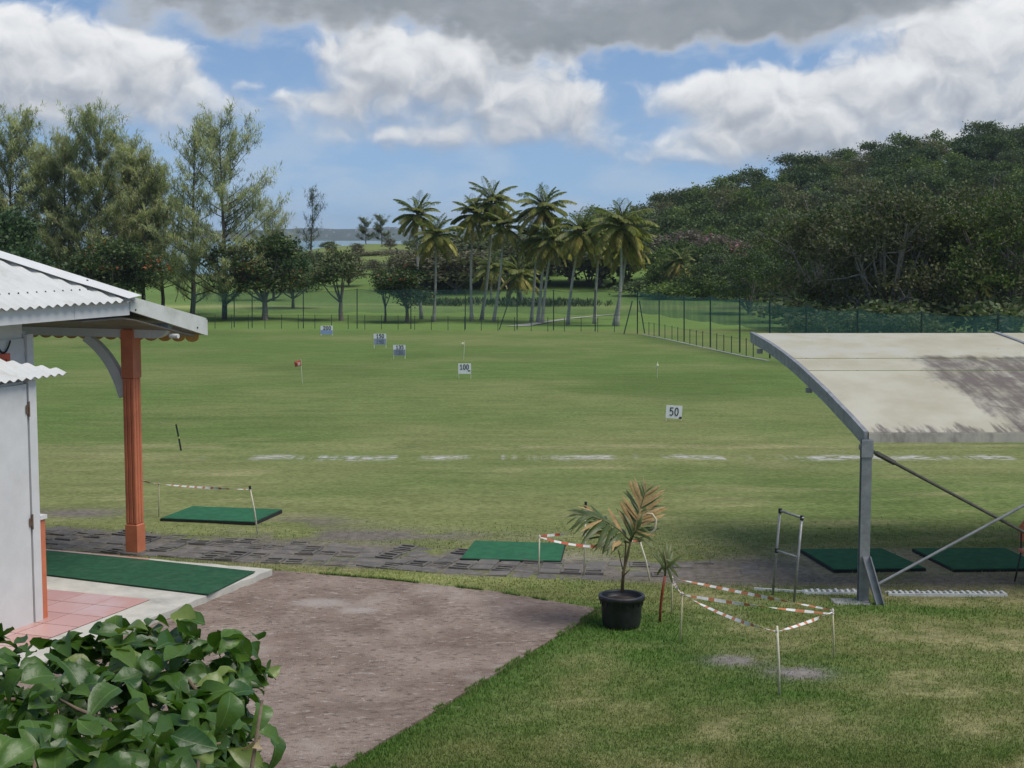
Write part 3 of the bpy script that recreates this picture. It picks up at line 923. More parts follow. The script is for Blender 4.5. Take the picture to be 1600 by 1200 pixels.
    for k in range(20):
        zb = .12 + k * .165
        y0 = C0 - E2 * 5.2
        V = [y0 + E1 * .022 + UP * (zb - .12), C0 - E2 * .07 + E1 * .022 + UP * (zb - .12), C0 - E2 * .07 + E1 * .006 + UP * (zb - .12 + .175), y0 + E1 * .006 + UP * (zb - .12 + .175)]
        MB().prism(V, -E1 * .02).build('clapboard', WHITE, root)
    MB().cbox(C0 + UP * 1.68, E1 * .10, E2 * .13, UP * 3.36).build('corner_trim', WHITE, root)
    MB().obox(C0 - E2 * .06 - E1 * .05, -E1 * 6, E2 * .10, UP * 3.4).build('wall', WHITE, root)
    MB().obox(C0 - E2 * 5.2 - E1 * .012, E2 * 5.12, -E1 * .1, UP * 3.6).build('wall', WHITE, root)
    # shutter at the frame's left edge
    w0 = at(21, 556, (C0 - E2 * .55).y); 
    sh0 = C0 - E2 * .42 + E1 * .024
    zt, zb = 3.26, 2.2
    sh = MB().obox(sh0 + UP * (zb - .12), -E2 * .9, E1 * .02, UP * (zt - zb)).build('shutter', RED_OR, root)
    for (a, b2, z0_, z1_) in ((0, .06, 0, zt - zb), (.84, .9, 0, zt - zb), (.06, .84, 0, .07), (.06, .84, zt - zb - .07, zt - zb)):
        MB().obox(sh0 + E1 * .02 - E2 * a + UP * (zb - .12 + z0_), -E2 * (b2 - a), E1 * .018, UP * (z1_ - z0_)).build('shutter_frame', RED_OR, sh)
    # cable loop under the eave
    p0 = C0 - E2 * .38 + E1 * .04 + UP * 3.30
    pts = []
    for i in range(11):
        t = i / 10
        pts.append(p0 - E2 * (.28 * t) - UP * (.15 * 4 * t * (1 - t)))
    MB().tube(pts, .012, 6).build('cable', DARK, root)
build_clubhouse()

# ------------------------------------------------------------------ store shed in front of the clubhouse
SHED = flat(68, 984, 0.0)
def build_shed():
    root = thing('store_shed', 'white store shed with corrugated awning and rusty hinges', 'shed', SHED)
    z1 = 3.06
    MB().obox(SHED - E2 * .14 - UP * .05, E2 * .14, -E1 * 1.5, UP * (z1 + .05)).build('corner_post', WHITE, root)
    door = MB().obox(SHED - E2 * 1.55 - E1 * .012 + UP * .02, E2 * 1.385, -E1 * .045, UP * (z1 - .06)).build('door', WHITE, root)
    MB().obox(SHED - E2 * 1.6 - E1 * .06 - UP * .05, E2 * 1.45, -E1 * 1.4, UP * (z1 + .04)).build('wall', WHITE, root)
    for z in (2.72, 1.36):
        h = MB().tube([SHED - E2 * .152 + E1 * .006 + UP * (z - .09), SHED - E2 * .152 + E1 * .006 + UP * (z + .09)], .014, 8)
        h.obox(SHED - E2 * .20 + E1 * .0 + UP * (z - .05), E2 * .045, E1 * .004, UP * .1)
        h.build('hinge', RUST, door)
    # awning: corrugated sheet falling towards the terrace, cut as a hip at its far end
    wl, amp = .15, .015
    sE, zE = .52, z1 + .075
    tan = math.tan(R(22))
    for k in range(3):
        a, b_ = sE - k * wl * 6, sE - (k + 1) * wl * 6 - .04
        n, rows = 40, 5
        V, Fc = [], []
        for i in range(n + 1):
            s = a + (b_ - a) * i / n
            lim = min(max(sE - s, 0) * .62, 1.6)
            for j in range(rows + 1):
                u = -.10 + (lim + .10) * j / rows if lim > .02 else -.10 + .02 * j / rows
                V.append(SHED + E2 * s - E1 * u + UP * (zE + tan * u + amp * math.cos(2 * math.pi * s / wl)))
        for i in range(n):
            for j in range(rows):
                q = i * (rows + 1) + j
                Fc.append((q, q + 1, q + rows + 2, q + rows + 1))
        o = MB().add(V, Fc).build('awning_sheet', SHEET, root, True)
        md = o.modifiers.new('t', 'SOLIDIFY'); md.thickness = .008; md.offset = -1; md.use_rim = False
        if k == 0:
            p = SHED + E2 * (sE - 1.05) - E1 * .3 + UP * (zE + tan * .3 + amp)
            MB().lathe(p, [(.015, 0), (.015, .012), (0, .024)], 8).build('screw', DARK, o)
    # awning support under the overhang
    MB().obox(SHED + E2 * .0 - E1 * .3 + UP * (z1 - .0), E2 * .42, -E1 * .05, UP * .07).build('rafter', WHITE, root)
    # orange dwarf wall behind the shed
    w = thing('dwarf_wall', 'low orange wall with white cap behind the store shed', 'wall', SHED + E2 * .02)
    MB().obox(SHED + E2 * .015 - E1 * .02 - UP * .05, E2 * .10, -E1 * 1.2, UP * 1.40).build('wall_body', ORANGE, w)
    MB().obox(SHED + E2 * .004 + E1 * .0 + UP * 1.352, E2 * .13, -E1 * 1.25, UP * .05).build('cap', WHITE, w)
build_shed()

# ------------------------------------------------------------------ terrace: slab, tiles, green carpet
def build_terrace():
    slab = MB()
    pts = []
    r = random.Random(2)
    k = 40
    outl = [T_COR, T_COR - E2 * 6.4, T_COR - E2 * 6.4 - E1 * 5.5, T_COR - E1 * 5.5]
    for i in range(2):
        a, b_ = outl[i - 1], outl[i]
        for j in range(k):
            n_ = E2 if i == 0 else E1
            pts.append(a.lerp(b_, j / k) + n_ * r.uniform(-.025, .025))
    pts += [outl[1], outl[2]]
    z = .115
    MBv = [(p.x, p.y, z) for p in pts]
    slab.prism(list(reversed(MBv)), (0, 0, -.2))
    so = tag(slab.build('terrace', CONCRETE), 'pale concrete terrace slab with pink tiles', kind='structure')
    tm, b, out = new_mat('pink_tile')
    p = b.node('ShaderNodeBsdfPrincipled')
    info = b.node('ShaderNodeObjectInfo')
    c = b.mix(info.outputs['Random'], (.47, .255, .215), (.55, .33, .29))
    g = b.node('ShaderNodeNewGeometry').outputs['Position']
    c = b.mix(b.smooth(b.noise(g, 1.4, 5.0, .6), .48, .68, 0, .7), c, (.56, .42, .40))
    b.put(p.inputs['Base Color'], c)
    p.inputs['Roughness'].default_value = .38
    b.nt.links.new(p.outputs[0], out.inputs[0])
    GROUT = surf('dark_grout', (.16, .11, .09), .95)
    # tiles, laid on the slab along the clubhouse axes; the border stays bare concrete
    S = .50
    me = MB().chamfer((0, 0, 0), E1 * (S - .018), E2 * (S - .018), UP * .012, .003).mesh('tile', tm)
    B0 = flat(232, 938, .12)
    rel = B0 - T_COR
    u0, v0 = rel.dot(E1), rel.dot(E2)
    F0 = flat(262, 864, .12) - T_COR
    fu = F0.dot(E1)
    for i in range(9):
        for j in range(9):
            cu, cv = u0 - S * (i + .5), v0 - S * (j + .5) + .04
            pass
            o = bpy.data.objects.new('tile', me); COL.objects.link(o); o.parent = so
            q = T_COR + E1 * cu + E2 * cv
            o.location = (q.x, q.y, z + .0005)
    q0 = T_COR + E1 * u0 + E2 * (v0 + .04)
    MB().prism([Vector((p_.x, p_.y, z + .0035)) for p_ in (q0, q0 - E1 * 4.5, q0 - E1 * 4.5 - E2 * 4.5, q0 - E2 * 4.5)], (0, 0, -.01)).build('grout_bed', GROUT, so)
    # row of tiles between carpet and far edge
    for i in range(9):
        q = T_COR + E1 * (fu - S * (i + .5)) + E2 * (-.02 - S / 2)
        o = bpy.data.objects.new('tile', me); COL.objects.link(o); o.parent = so
        o.location = (q.x, q.y, z + .0006)
    # carpet in two lengths
    cm = surf('green_carpet', (.028, .092, .048), .95, .18, 9.0, .6, 120, (.06, .12, .07), .6, 3.0, spec=.1)
    c0, c1 = flat(399, 893, .135), flat(326, 929, .135)
    f0, f1 = flat(75, 861, .135), flat(75, 898, .135)
    s0, s1 = c0.lerp(f0, .51), c1.lerp(f1, .80)
    s0, s1 = flat(233, 875, .135), flat(122, 904, .135)
    ext0, ext1 = f0 + (f0 - c0).normalized() * 2.0, f1 + (f1 - c1).normalized() * 2.0
    def strip(pp, name, lab):
        mb = MB().prism([(q.x, q.y, .139) for q in pp], (0, 0, -.0095))
        o = mb.build(name, cm)
        return tag(o, lab, 'carpet', 'green carpets on the terrace')
    gap = (s0 - c0).normalized() * .006
    strip([c0, s0, s1, c1], 'green_carpet', 'green carpet length at the open corner of the terrace')
    strip([s0 + gap, ext0, ext1, s1 + gap], 'green_carpet', 'green carpet length running behind the orange post and store shed')
build_terrace()

# ================================================================== tee shelter on the right
GALV = surf('galvanised_steel', (.29, .30, .31), .5, .18, 8.0, .1, 60, (.24, .25, .26), .5, 3.0, metal=.35)
SH_B = flat(1348, 940, 0.0)
A_AW = Vector((-.15, .989, 0)).normalized()
A_ROW = Vector((1, 0.012, 0)).normalized()
PROF = [(-.16, 2.145), (0.0, 2.19), (.45, 2.32), (.92, 2.44), (1.45, 2.58), (2.02, 2.71), (2.6, 2.84), (3.2, 2.95), (4.0, 3.07), (4.9, 3.165)]
def prof_z(t):
    return float(np.interp(t, [p[0] for p in PROF], [p[1] for p in PROF]))
def build_shelter():
    root = thing('tee_shelter', 'tee shelter with stained curved roof on galvanised posts', 'shelter', SH_B)
    X0 = SH_B + Vector((-.035, 0, 0))
    m, b, out = new_mat('stained_roof_panel')
    p = b.node('ShaderNodeBsdfPrincipled')
    o = b.node('ShaderNodeNewGeometry').outputs['Position']
    n = b.noise(o, 1.4, 7.0, .6)
    c = b.mix(b.smooth(n, .3, .7), (.68, .64, .50), (.79, .76, .65))
    s = b.sep(o)
    loc = b.m('SUBTRACT', s[0], b.m('MULTIPLY', b.m('SUBTRACT', SH_B.y, s[1]), .15))   # along the row
    row = b.m('SUBTRACT', loc, SH_B.x); aw = b.m('SUBTRACT', s[1], SH_B.y)
    streak = b.noise(b.comb(b.m('MULTIPLY', row, 5.0), b.m('MULTIPLY', aw, .7), 0), 1.3, 7.0, .7)
    blot = b.noise(o, 2.4, 8.0, .7, .6)
    # dark algae patch on the right half, edged by streaks
    k = b.m('ADD', b.m('ADD', b.smooth(b.m('ADD', row, b.m('MULTIPLY', aw, .10)), 1.35, 2.25), b.m('MULTIPLY', b.smooth(aw, 3.45, 2.9), 1.0)), b.m('MULTIPLY', b.m('SUBTRACT', blot, .5), 1.1))
    k = b.m('ADD', k, b.m('MULTIPLY', b.m('SUBTRACT', streak, .5), 1.2))
    c = b.mix(b.smooth(k, 1.60, 2.15, 0, .85), c, (.215, .175, .160))
    low = b.m('ADD', b.m('MULTIPLY', b.smooth(aw, .75, .0), .32), streak)
    c = b.mix(b.smooth(low, .74, .88, 0, .75), c, (.20, .165, .15))
    c = b.mix(b.smooth(blot, .66, .76, 0, .7), c, (.24, .20, .18))
    wht = b.m('MULTIPLY', b.smooth(aw, 2.4, 3.3), b.smooth(b.m('ADD', n, b.m('MULTIPLY', row, -.05)), .35, .6))
    c = b.mix(b.m('MULTIPLY', wht, .5), c, (.74, .74, .69))
    b.put(p.inputs['Base Color'], c)
    p.inputs['Roughness'].default_value = .75
    b.put(p.inputs['Normal'], b.bump(b.noise(o, 30.0, 4.0), .2, .01))
    # thin fibre sheet: daylight glows through it
    tl = b.node('ShaderNodeBsdfTranslucent'); b.put(tl.inputs[0], c)
    mx = b.node('ShaderNodeMixShader'); mx.inputs[0].default_value = .50
    b.nt.links.new(p.outputs[0], mx.inputs[1]); b.nt.links.new(tl.outputs[0], mx.inputs[2])
    b.nt.links.new(mx.outputs[0], out.inputs[0])
    LIP = surf('stained_lip', (.50, .46, .38), .8, .15, 4.0, .2, 30, (.22, .18, .16), .8, 3.0, stretch=(1, 1, .4))
    bay = 3.93
    seams = [0.0, .10, 2.35, 2.98, 4.9]
    # roof panels: each bay is laid in courses that lap a little
    for bi in range(2):
        for si in range(len(seams) - 1):
            t0, t1 = seams[si], seams[si + 1]
            nn = 14
            V, Fc = [], []
            lap = .010 if si > 1 else 0
            x0 = bi * bay + (.07 if bi == 0 else .04); x1 = (bi + 1) * bay - .02
            for i in range(nn + 1):
                t = t0 + (t1 - t0) * i / nn
                z = prof_z(t) + .045 + (lap * (1 - i / nn) if i < nn else 0)
                q = X0 + A_AW * t
                a_ = q + A_ROW * x0; b2 = q + A_ROW * x1
                V += [(a_.x, a_.y, z), (b2.x, b2.y, z)]
            for i in range(nn):
                Fc.append((i * 2, i * 2 + 1, i * 2 + 3, i * 2 + 2))
            ob = MB().add(V, Fc).build('roof_panel', m, root)
            md = ob.modifiers.new('t', 'SOLIDIFY'); md.thickness = .004; md.offset = -1
        # down-turned lip at the low edge
        q = X0 + A_ROW * (bi * bay + .06)
        MB().obox((q.x, q.y - .035, prof_z(0) - .085), A_ROW * (bay - .05), (0, .03, 0), (0, 0, .125)).build('eave_lip', LIP, root)
    # curved side beams
    for bi in range(3):
        base = X0 + A_ROW * (bi * bay)
        for (wd, dz0, dz1, off, nm) in ((.045, -.135, .045, 0, 'side_beam'), (.06, .046, .066, -.008, 'beam_flange')):
            V, Fc = [], []
            n = 20
            for i in range(n + 1):
                t = -.02 + 4.93 * i / n
                z = prof_z(t)
                q = base + A_AW * t + A_ROW * off
                q2 = q + A_ROW * wd
                k2 = 1 - .25 * i / n
                V += [(q.x, q.y, z + dz0 * k2), (q2.x, q2.y, z + dz0 * k2), (q2.x, q2.y, z + dz1), (q.x, q.y, z + dz1)]
            for i in range(n):
                for j in range(4):
                    Fc.append((i * 4 + j, i * 4 + (j + 1) % 4, i * 4 + 4 + (j + 1) % 4, i * 4 + 4 + j))
            Fc += [(3, 2, 1, 0), (n * 4, n * 4 + 1, n * 4 + 2, n * 4 + 3)]
            MB().add(V, Fc).build(nm, GALV, root)
        # purlin cleats showing under the beam
        for t in (.02, 2.1, 4.4):
            q = base + A_AW * t
            MB().obox((q.x - .05, q.y - .03, prof_z(t) - .19), (.09, 0, 0), (0, .05, 0), (0, 0, .07)).build('cleat', GALV, root)
        # post: I-section with flanges
        pb = base + Vector((.035, 0, 0))
        h = 2.17
        mb = MB()
        mb.cbox((pb.x, pb.y, h / 2 - .02), (.012, 0, 0), (0, .10, 0), (0, 0, h))
        pw = mb.build('post', GALV, root)
        MB().cbox((pb.x, pb.y - .056, h / 2 - .02), (.13, 0, 0), (0, .012, 0), (0, 0, h)).build('post_flange', GALV, pw)
        MB().cbox((pb.x, pb.y + .056, h / 2 - .02), (.13, 0, 0), (0, .012, 0), (0, 0, h)).build('post_flange', GALV, pw)
        MB().cbox((pb.x, pb.y - .075, h - .14), (.15, 0, 0), (0, .02, 0), (0, 0, .22)).build('head_plate', GALV, pw)
        # raking stay: a channel from the ground against the post
        a_ = Vector((pb.x + .19, pb.y - .22, -.05)); t_ = Vector((pb.x + .01, pb.y - .085, .62))
        d = t_ - a_
        sx = Vector((.11, 0, 0))
        ny = d.cross(sx).normalized()
        if ny.y > 0: ny = -ny
        st = MB().obox(a_ - sx / 2, sx, d, -ny * .012)
        st.obox(a_ - sx / 2, sx.normalized() * .014, d, ny * .05)
        st.obox(a_ + sx / 2 - sx.normalized() * .014, sx.normalized() * .014, d, ny * .05)
        st.build('raking_stay', GALV, root)
        MB().chamfer((pb.x - .17, pb.y - .06, -.06), (.5, 0, 0), (0, .34, 0), (0, 0, .085), .02).build('footing', surf('rough_footing', (.24, .245, .235), .95, .25, 6.0, .6, 30), root)
    # purlins across the bays
    for t in (.12, 1.5, 3.0, 4.7):
        q = X0 + A_AW * t
        MB().obox((q.x + .05, q.y - .025, prof_z(t) - .075), A_ROW * (bay * 2 - .1), (0, .05, 0), (0, 0, .075)).build('purlin', GALV, root)
    # crossed tie rods of the back bay
    top = SH_B + Vector((.06, .03, 2.0)); bot = SH_B + A_ROW * (bay - .08) + Vector((0, .03, -.02))
    ROD = surf('dark_rod', (.10, .095, .08), .5, .2, 20, metal=.3)
    MB().tube([top, bot], .021, 8).build('tie_rod', ROD, root)
    MB().tube([top + (bot - top) * .02, top + (bot - top) * .085], .033, 8).build('turnbuckle', ROD, root)
    b0, b1 = SH_B + Vector((.12, -.03, .20)), SH_B + A_ROW * (bay - .05) + Vector((0, -.03, 2.28))
    MB().tube([b0, b1], .02, 8).build('tie_rod', GALV, root)
build_shelter()

# ================================================================== vegetation
BARK = surf('grey_bark', (.17, .145, .12), .9, .3, 5.0, .6, 20, (.30, .28, .25), .5, 2.0)
BARK_DK = surf('dark_bark', (.085, .07, .055), .9, .3, 5.0, .6, 20)
PALM_BARK = surf('palm_bark', (.38, .355, .31), .9, .25, 3.0, .6, 14, (.50, .48, .44), .6, 1.0, stretch=(1, 1, 3))
LEAF = leaf_mat('broad_leaf', .22)
NEEDLE = leaf_mat('casuarina_needle', .5, .7)
FROND = leaf_mat('palm_leaflet', .36, .45, tint=(1.32, 1.30, 1.15), spec=.35)

def orth(d):
    """two unit vectors orthogonal to each row of d"""
    ref = np.where(np.abs(d[:, 2:3]) < .9, np.array([[0, 0, 1.0]]), np.array([[1.0, 0, 0]]))
    a = np.cross(d, ref); a /= np.linalg.norm(a, axis=1, keepdims=True) + 1e-9
    return a, np.cross(d, a)
def rhombs(pos, d, side, L, W):
    """leaf-shaped quads: base at pos, along d, width along side"""
    L = np.asarray(L)[:, None]; W = np.asarray(W)[:, None]
    mid = pos + d * L * .45
    V = np.stack([pos, mid - side * W, pos + d * L, mid + side * W], 1).reshape(-1, 3)
    return V, np.arange(len(V)).reshape(-1, 4)
def unit(v):
    return v / (np.linalg.norm(v, axis=1, keepdims=True) + 1e-9)

def crown_leaves(r, lobes, n, size, pal, flower=None, ffrac=0.0):
    """leaves scattered in clumps through uneven lobes; each clump has its own tint"""
    w = np.array([l[3] ** 2 for l in lobes]); w = w / w.sum()
    nc = max(n // 26, 12)
    li = r.choice(len(lobes), nc, p=w)
    cen = np.array([l[:3] for l in lobes])[li]; rad = np.array([l[3] for l in lobes])[li]
    fl = np.array([l[4] for l in lobes])[li]
    dirs = unit(r.normal(size=(nc, 3)))
    dirs[:, 2] = np.where(dirs[:, 2] < -.35, -dirs[:, 2] * .6, dirs[:, 2])
    rr = rad * (.45 + .62 * r.random(nc) ** .6)
    cp = cen + dirs * rr[:, None] * np.stack([np.ones(nc), np.ones(nc), fl], -1)
    ctint = np.array(pal)[r.integers(0, len(pal), nc)] * r.uniform(.72, 1.3, (nc, 1))
    ci = r.integers(0, nc, n)
    cs = size * r.uniform(1.3, 2.6, nc)
    pos = cp[ci] + r.normal(size=(n, 3)) * cs[ci][:, None] * np.array([1, 1, .55])
    d = unit(r.normal(size=(n, 3)) + dirs[ci] * .9 + np.array([0, 0, .1]))
    nrm = unit(r.normal(size=(n, 3)) * .7 + np.array([0, 0, 1.0]))
    side = unit(np.cross(d, nrm))
    L = size * r.uniform(.8, 1.7, n)
    V, F = rhombs(pos, d, side, L, L * r.uniform(.28, .42, n))
    col = ctint[ci] * r.uniform(.8, 1.25, (n, 1))
    if flower is not None:
        top = (dirs[:, 2] > -.1) & (r.random(nc) < ffrac)
        m = top[ci] & (r.random(n) < .4)
        col[m] = np.array(flower) * r.uniform(.7, 1.2, (m.sum(), 1))
    return V, F, col

def broadleaf(seed, H, trunk_h, rad, n, size, pal, flower=None, ffrac=0, nl=9, squash=.75, fork=2, lean=(0, 0), bark=None, trunk_r=None, bare=0):
    """returns (trunk mesh, crown mesh) standing at the origin"""
    r = np.random.default_rng(seed)
    lobes = []
    mb = MB()
    tr = trunk_r or H * .022
    top = np.array([lean[0], lean[1], trunk_h])
    pts = [Vector((0, 0, -.3)), Vector((0, 0, .15)), Vector((top[0] * .4 + r.normal() * .06, top[1] * .4, trunk_h * .5)), Vector(top)]
    mb.tube(pts, [tr * 1.7, tr * 1.25, tr, tr * .85], 8, False)
    for k in range(nl):
        a = 2 * math.pi * (k + r.random() * .8) / nl * (1 if k < nl - 2 else 2.3)
        q = r.uniform(.25, .72) * rad if k < nl - 2 else rad * r.uniform(0, .3)
        zc = trunk_h + (H - trunk_h) * (r.uniform(.12 if nl > 18 else .18, .66) if k < nl - 2 else r.uniform(.6, .74))
        lr = rad * r.uniform(.34, .52)
        zc = min(zc, H - lr * squash * .9)
        c = np.array([top[0] + q * math.cos(a), top[1] + q * math.sin(a), zc])
        lobes.append((*c, lr, squash))
        mid = top * .5 + c * .5 + np.array([0, 0, -.06 * H * r.random()])
        mb.tube([Vector(top - [0, 0, tr]), Vector(mid), Vector(c)], [tr * .6, tr * .38, tr * .12], 6, False)
        for j in range(2 + bare):
            e = c + r.normal(size=3) * lr * .55
            b0 = mid * .4 + c * .6
            kn = (b0 + e) / 2 + r.normal(size=3) * lr * .14
            mb.tube([Vector(b0), Vector(b0 * .5 + kn * .5 + r.normal(size=3) * lr * .03), Vector(kn), Vector(e)], [tr * .20, tr * .15, tr * .10, tr * .03], 5, False)
    V, F, col = crown_leaves(r, lobes, n, size, pal, flower, ffrac)
    return mb.mesh('trunk', bark or BARK, smooth=True), np_mesh('crown', V, F, LEAF, col)

def put_tree(name, label, meshes, loc, rz=0.0, sc=(1, 1, 1), group=None, parts=('trunk', 'crown')):
    t = thing(name, label, 'tree', loc, group)
    t.rotation_euler = (0, 0, rz); t.scale = sc
    for nm, me in zip(parts, meshes):
        if me is not None:
            link(nm, me, t)
    return t

# ------------------------------------------------------------------ casuarinas
def casuarina(seed, H, spread, nb=64, dens=1.0, base=.12, conic=.55, pal=((.37, .375, .245), (.29, .31, .21), (.45, .425, .28)), tops=1):
    r = np.random.default_rng(seed)
    mb = MB()
    tr = H * .0115
    wob = r.normal(size=(12, 2)) * H * .006
    def trunk_at(t):
        return np.array([np.interp(t, np.linspace(0, 1, 12), np.cumsum(wob[:, 0])), np.interp(t, np.linspace(0, 1, 12), np.cumsum(wob[:, 1])), H * t])
    mb.tube([Vector(trunk_at(t)) - Vector((0, 0, .3 if t == 0 else 0)) for t in np.linspace(0, 1, 14)], list(np.linspace(tr * 1.3, tr * .06, 14)), 7, False)
    P, D, S = [], [], []
    for k in range(nb):
        t = base + (1 - base) * ((k + r.random()) / nb) ** .9 * .97
        p0 = trunk_at(t)
        a = r.uniform(0, 2 * math.pi)
        wide = spread * ((1 - t) ** conic) * r.uniform(.35, 1.15) + .5
        upa = r.uniform(.35, 1.0) + 1.5 * max(t - .35, 0) * r.uniform(.4, 1.4)
        hd = np.array([math.cos(a), math.sin(a), 0])
        L = wide
        pts = []
        for j in range(6):
            s = j / 5
            pts.append(p0 + hd * L * s + np.array([0, 0, L * upa * (s ** 1.25) * .9]))
        mb.tube([Vector(q) for q in pts], list(np.linspace(tr * .30 * (1 - t) + .03, .012, 6)), 5, False)
        # plumes along the branch
        npl = max(int(wide * 4.2), 5)
        for i in range(npl):
            s = r.uniform(.18, 1.02)
            q = np.array([np.interp(s, np.linspace(0, 1, 6), np.array(pts)[:, c]) for c in range(3)])
            d = hd * r.uniform(.1, .7) + np.array([r.normal() * .45, r.normal() * .45, r.uniform(.1, 1.1)])
            d /= np.linalg.norm(d)
            pl = r.uniform(.6, 1.5)
            n = int(31 * dens)
            u = r.random(n)
            pos = q + d * pl * u[:, None] + r.normal(size=(n, 3)) * .10
            dd = unit(d * .7 + r.normal(size=(n, 3)) * .55 + np.array([0, 0, -.25]))
            P.append(pos); D.append(dd); S.append(np.full(n, r.uniform(.7, 1.3)) * 1.0)
    # leading shoots
    for k in range(tops * 7):
        t = r.uniform(.82, 1.0)
        q = trunk_at(t) + np.array([r.normal() * .25, r.normal() * .25, 0])
        n = int(34 * dens); u = r.random(n)
        pos = q + np.array([0, 0, 1.0]) * 1.3 * u[:, None] + r.normal(size=(n, 3)) * np.array([.12, .12, .1])
        P.append(pos); D.append(unit(np.array([0, 0, .8]) + r.normal(size=(n, 3)) * .5)); S.append(np.full(n, 1.0))
    P, D, S = np.concatenate(P), np.concatenate(D), np.concatenate(S)
    n = len(P)
    side, _ = orth(D)
    L = r.uniform(.35, .95, n); W = r.uniform(.028, .058, n)
    V, F = rhombs(P, D, side, L, W)
    tint = np.array(pal)[r.integers(0, len(pal), n)] * S[:, None] * r.uniform(.75, 1.25, (n, 1))
    return mb.mesh('trunk', BARK_DK, smooth=True), np_mesh('crown', V, F, NEEDLE, tint)

def build_casuarinas():
    cs = [casuarina(1, 24, 8.8, 80, .72, conic=.62, base=.035), casuarina(2, 22, 4.6, 58, .75, conic=.35, base=.05),
          casuarina(3, 22, 6.0, 84, 1.0, conic=.42), casuarina(4, 21, 5.6, 80, 1.0, conic=.5)]
    hs = [24, 22, 22, 21]
    spots = [(0, 350, 499, 178, 0.4, 'tallest feathery casuarina standing alone by the fence'),
             (1, 299, 492, 192, 1.2, 'slender casuarina just left of the tallest one'),
             (2, 25, 494, 186, 0.3, 'dense casuarina at the left edge above the roof ridge'),
             (3, 112, 492, 216, 2.2, 'olive casuarina between two taller ones above the roof'),
             (2, 160, 495, 184, 3.9, 'tall pointed casuarina above the middle of the white roof'),
             (3, 224, 490, 244, 5.1, 'lower casuarina at the right end of the dense clump'),
             (3, -35, 492, 200, 1.0, 'casuarina cut off by the left edge of the picture'),
             (2, 75, 488, 232, 2.6, 'broad casuarina filling the back of the left clump'),
             (3, 195, 488, 216, 4.1, 'casuarina with spiky shoots right of the pointed one'),
             (0, 428, 470, 318, 2.9, 'lower casuarina behind the red blossomed tree'),
             (3, 255, 484, 262, 0.9, 'casuarina filling the gap before the slender one')]
    for k, px, py, ty, rz, lab in spots:
        g = gp(px, py)
        topz = at(px, ty, g.y).z
        s = (topz - g.z) / (hs[k] + .8)
        put_tree('casuarina_tree', lab, cs[k], g, rz, (s, s, s), 'casuarina trees on the left')
    thin = casuarina(8, 14, 2.6, 26, .5, conic=.4, pal=((.10, .115, .075), (.12, .13, .09)))
    thick = casuarina(9, 14, 4.6, 46, .9, conic=.4, pal=((.17, .185, .13), (.20, .21, .15)))
    for px, Y, ty, lab, s2 in ((489, 300, 300, 'thin half bare casuarina rising before the far shore', 1.0), (598, 380, 338, 'bushy far casuarina right of the bay gap', 1.5), (573, 385, 342, 'bushy far casuarina nearest the bay gap', 1.5)):
        X = (px - 800) / FPX * Y; z = hz(X, Y)
        s = (at(px, ty, Y).z - z) / 14.6
        put_tree('casuarina_tree', lab, thick if px > 520 else thin, (X, Y, z), px, (s * s2, s * s2, s), 'far casuarinas')
build_casuarinas()

# ------------------------------------------------------------------ flowering trees by the fence
DKG = ((.050, .080, .026), (.068, .098, .032), (.040, .066, .026), (.088, .110, .040))
OLG = ((0.105, 0.133, 0.053), (0.084, 0.109, 0.049), (0.133, 0.147, 0.067))
FLW = (.36, .115, .045)
def build_fence_trees():
    t1 = broadleaf(21, 10.6, 2.2, 4.2, 10000, .24, DKG, FLW, .055, nl=10)
    t2 = broadleaf(22, 9.0, 2.2, 2.9, 5500, .23, OLG, None, 0, nl=8)
    t3 = broadleaf(23, 8.0, 1.8, 3.4, 6500, .23, DKG, FLW, .05, nl=8)
    t4 = broadleaf(24, 9.5, 1.8, 5.6, 12000, .25, DKG, FLW, .12, nl=12, squash=.6)
    t5 = broadleaf(25, 11, 2.0, 5.5, 9000, .27, ((0.049, 0.091, 0.036), (0.067, 0.109, 0.042)), None, 0, nl=11)
    def place(me, px, py, ty, H, label, rz=0.0, wide=1.0):
        g = gp(px, py)
        s = (at(px, ty, g.y).z - g.z) / H
        put_tree('broadleaf_tree', label, me, g, rz, (s * wide, s * wide, s))
    place(t1, 414, 500, 350, 10.6, 'dark tree with red blossoms next to the tallest casuarina', .3, 1.3)
    place(t2, 533, 501, 376, 9.0, 'pale trunked tree standing alone above the blue topped board', 1.0, 1.15)
    place(t2, 602, 503, 405, 9.0, 'small leaning dark tree beside the red blossomed one', 2.4, .75)
    place(t3, 636, 504, 402, 8.0, 'low dark tree with red blossoms in front of the palms', .8, 1.2)
    place(t4, 175, 506, 356, 9.5, 'rounded tree dotted with orange blossoms just above the roof', 0.2, 1.0)
    place(t4, 92, 505, 400, 9.5, 'yellowish blossoming tree low behind the white roof', 2.2, .8)
    place(t5, 8, 506, 316, 11, 'dark green tree at the left edge behind the roof', .5)
    place(t5, 458, 482, 385, 11, 'dark tree growing behind the red blossomed one', 1.5, 1.1)
    # pale leaning pole of a dead sapling
    a, b_ = gp(273, 472), at(287, 424, gp(273, 472).y)
    t = thing('dead_sapling', 'pale leaning bare sapling left of the slender casuarina', 'tree', a)
    MB().tube([a - UP * .2, a.lerp(b_, .5) + Vector((.12, 0, 0)), b_], [.09, .07, .045], 7).build('trunk', surf('bleached_wood', (.42, .39, .30), .9), t, True)
build_fence_trees()

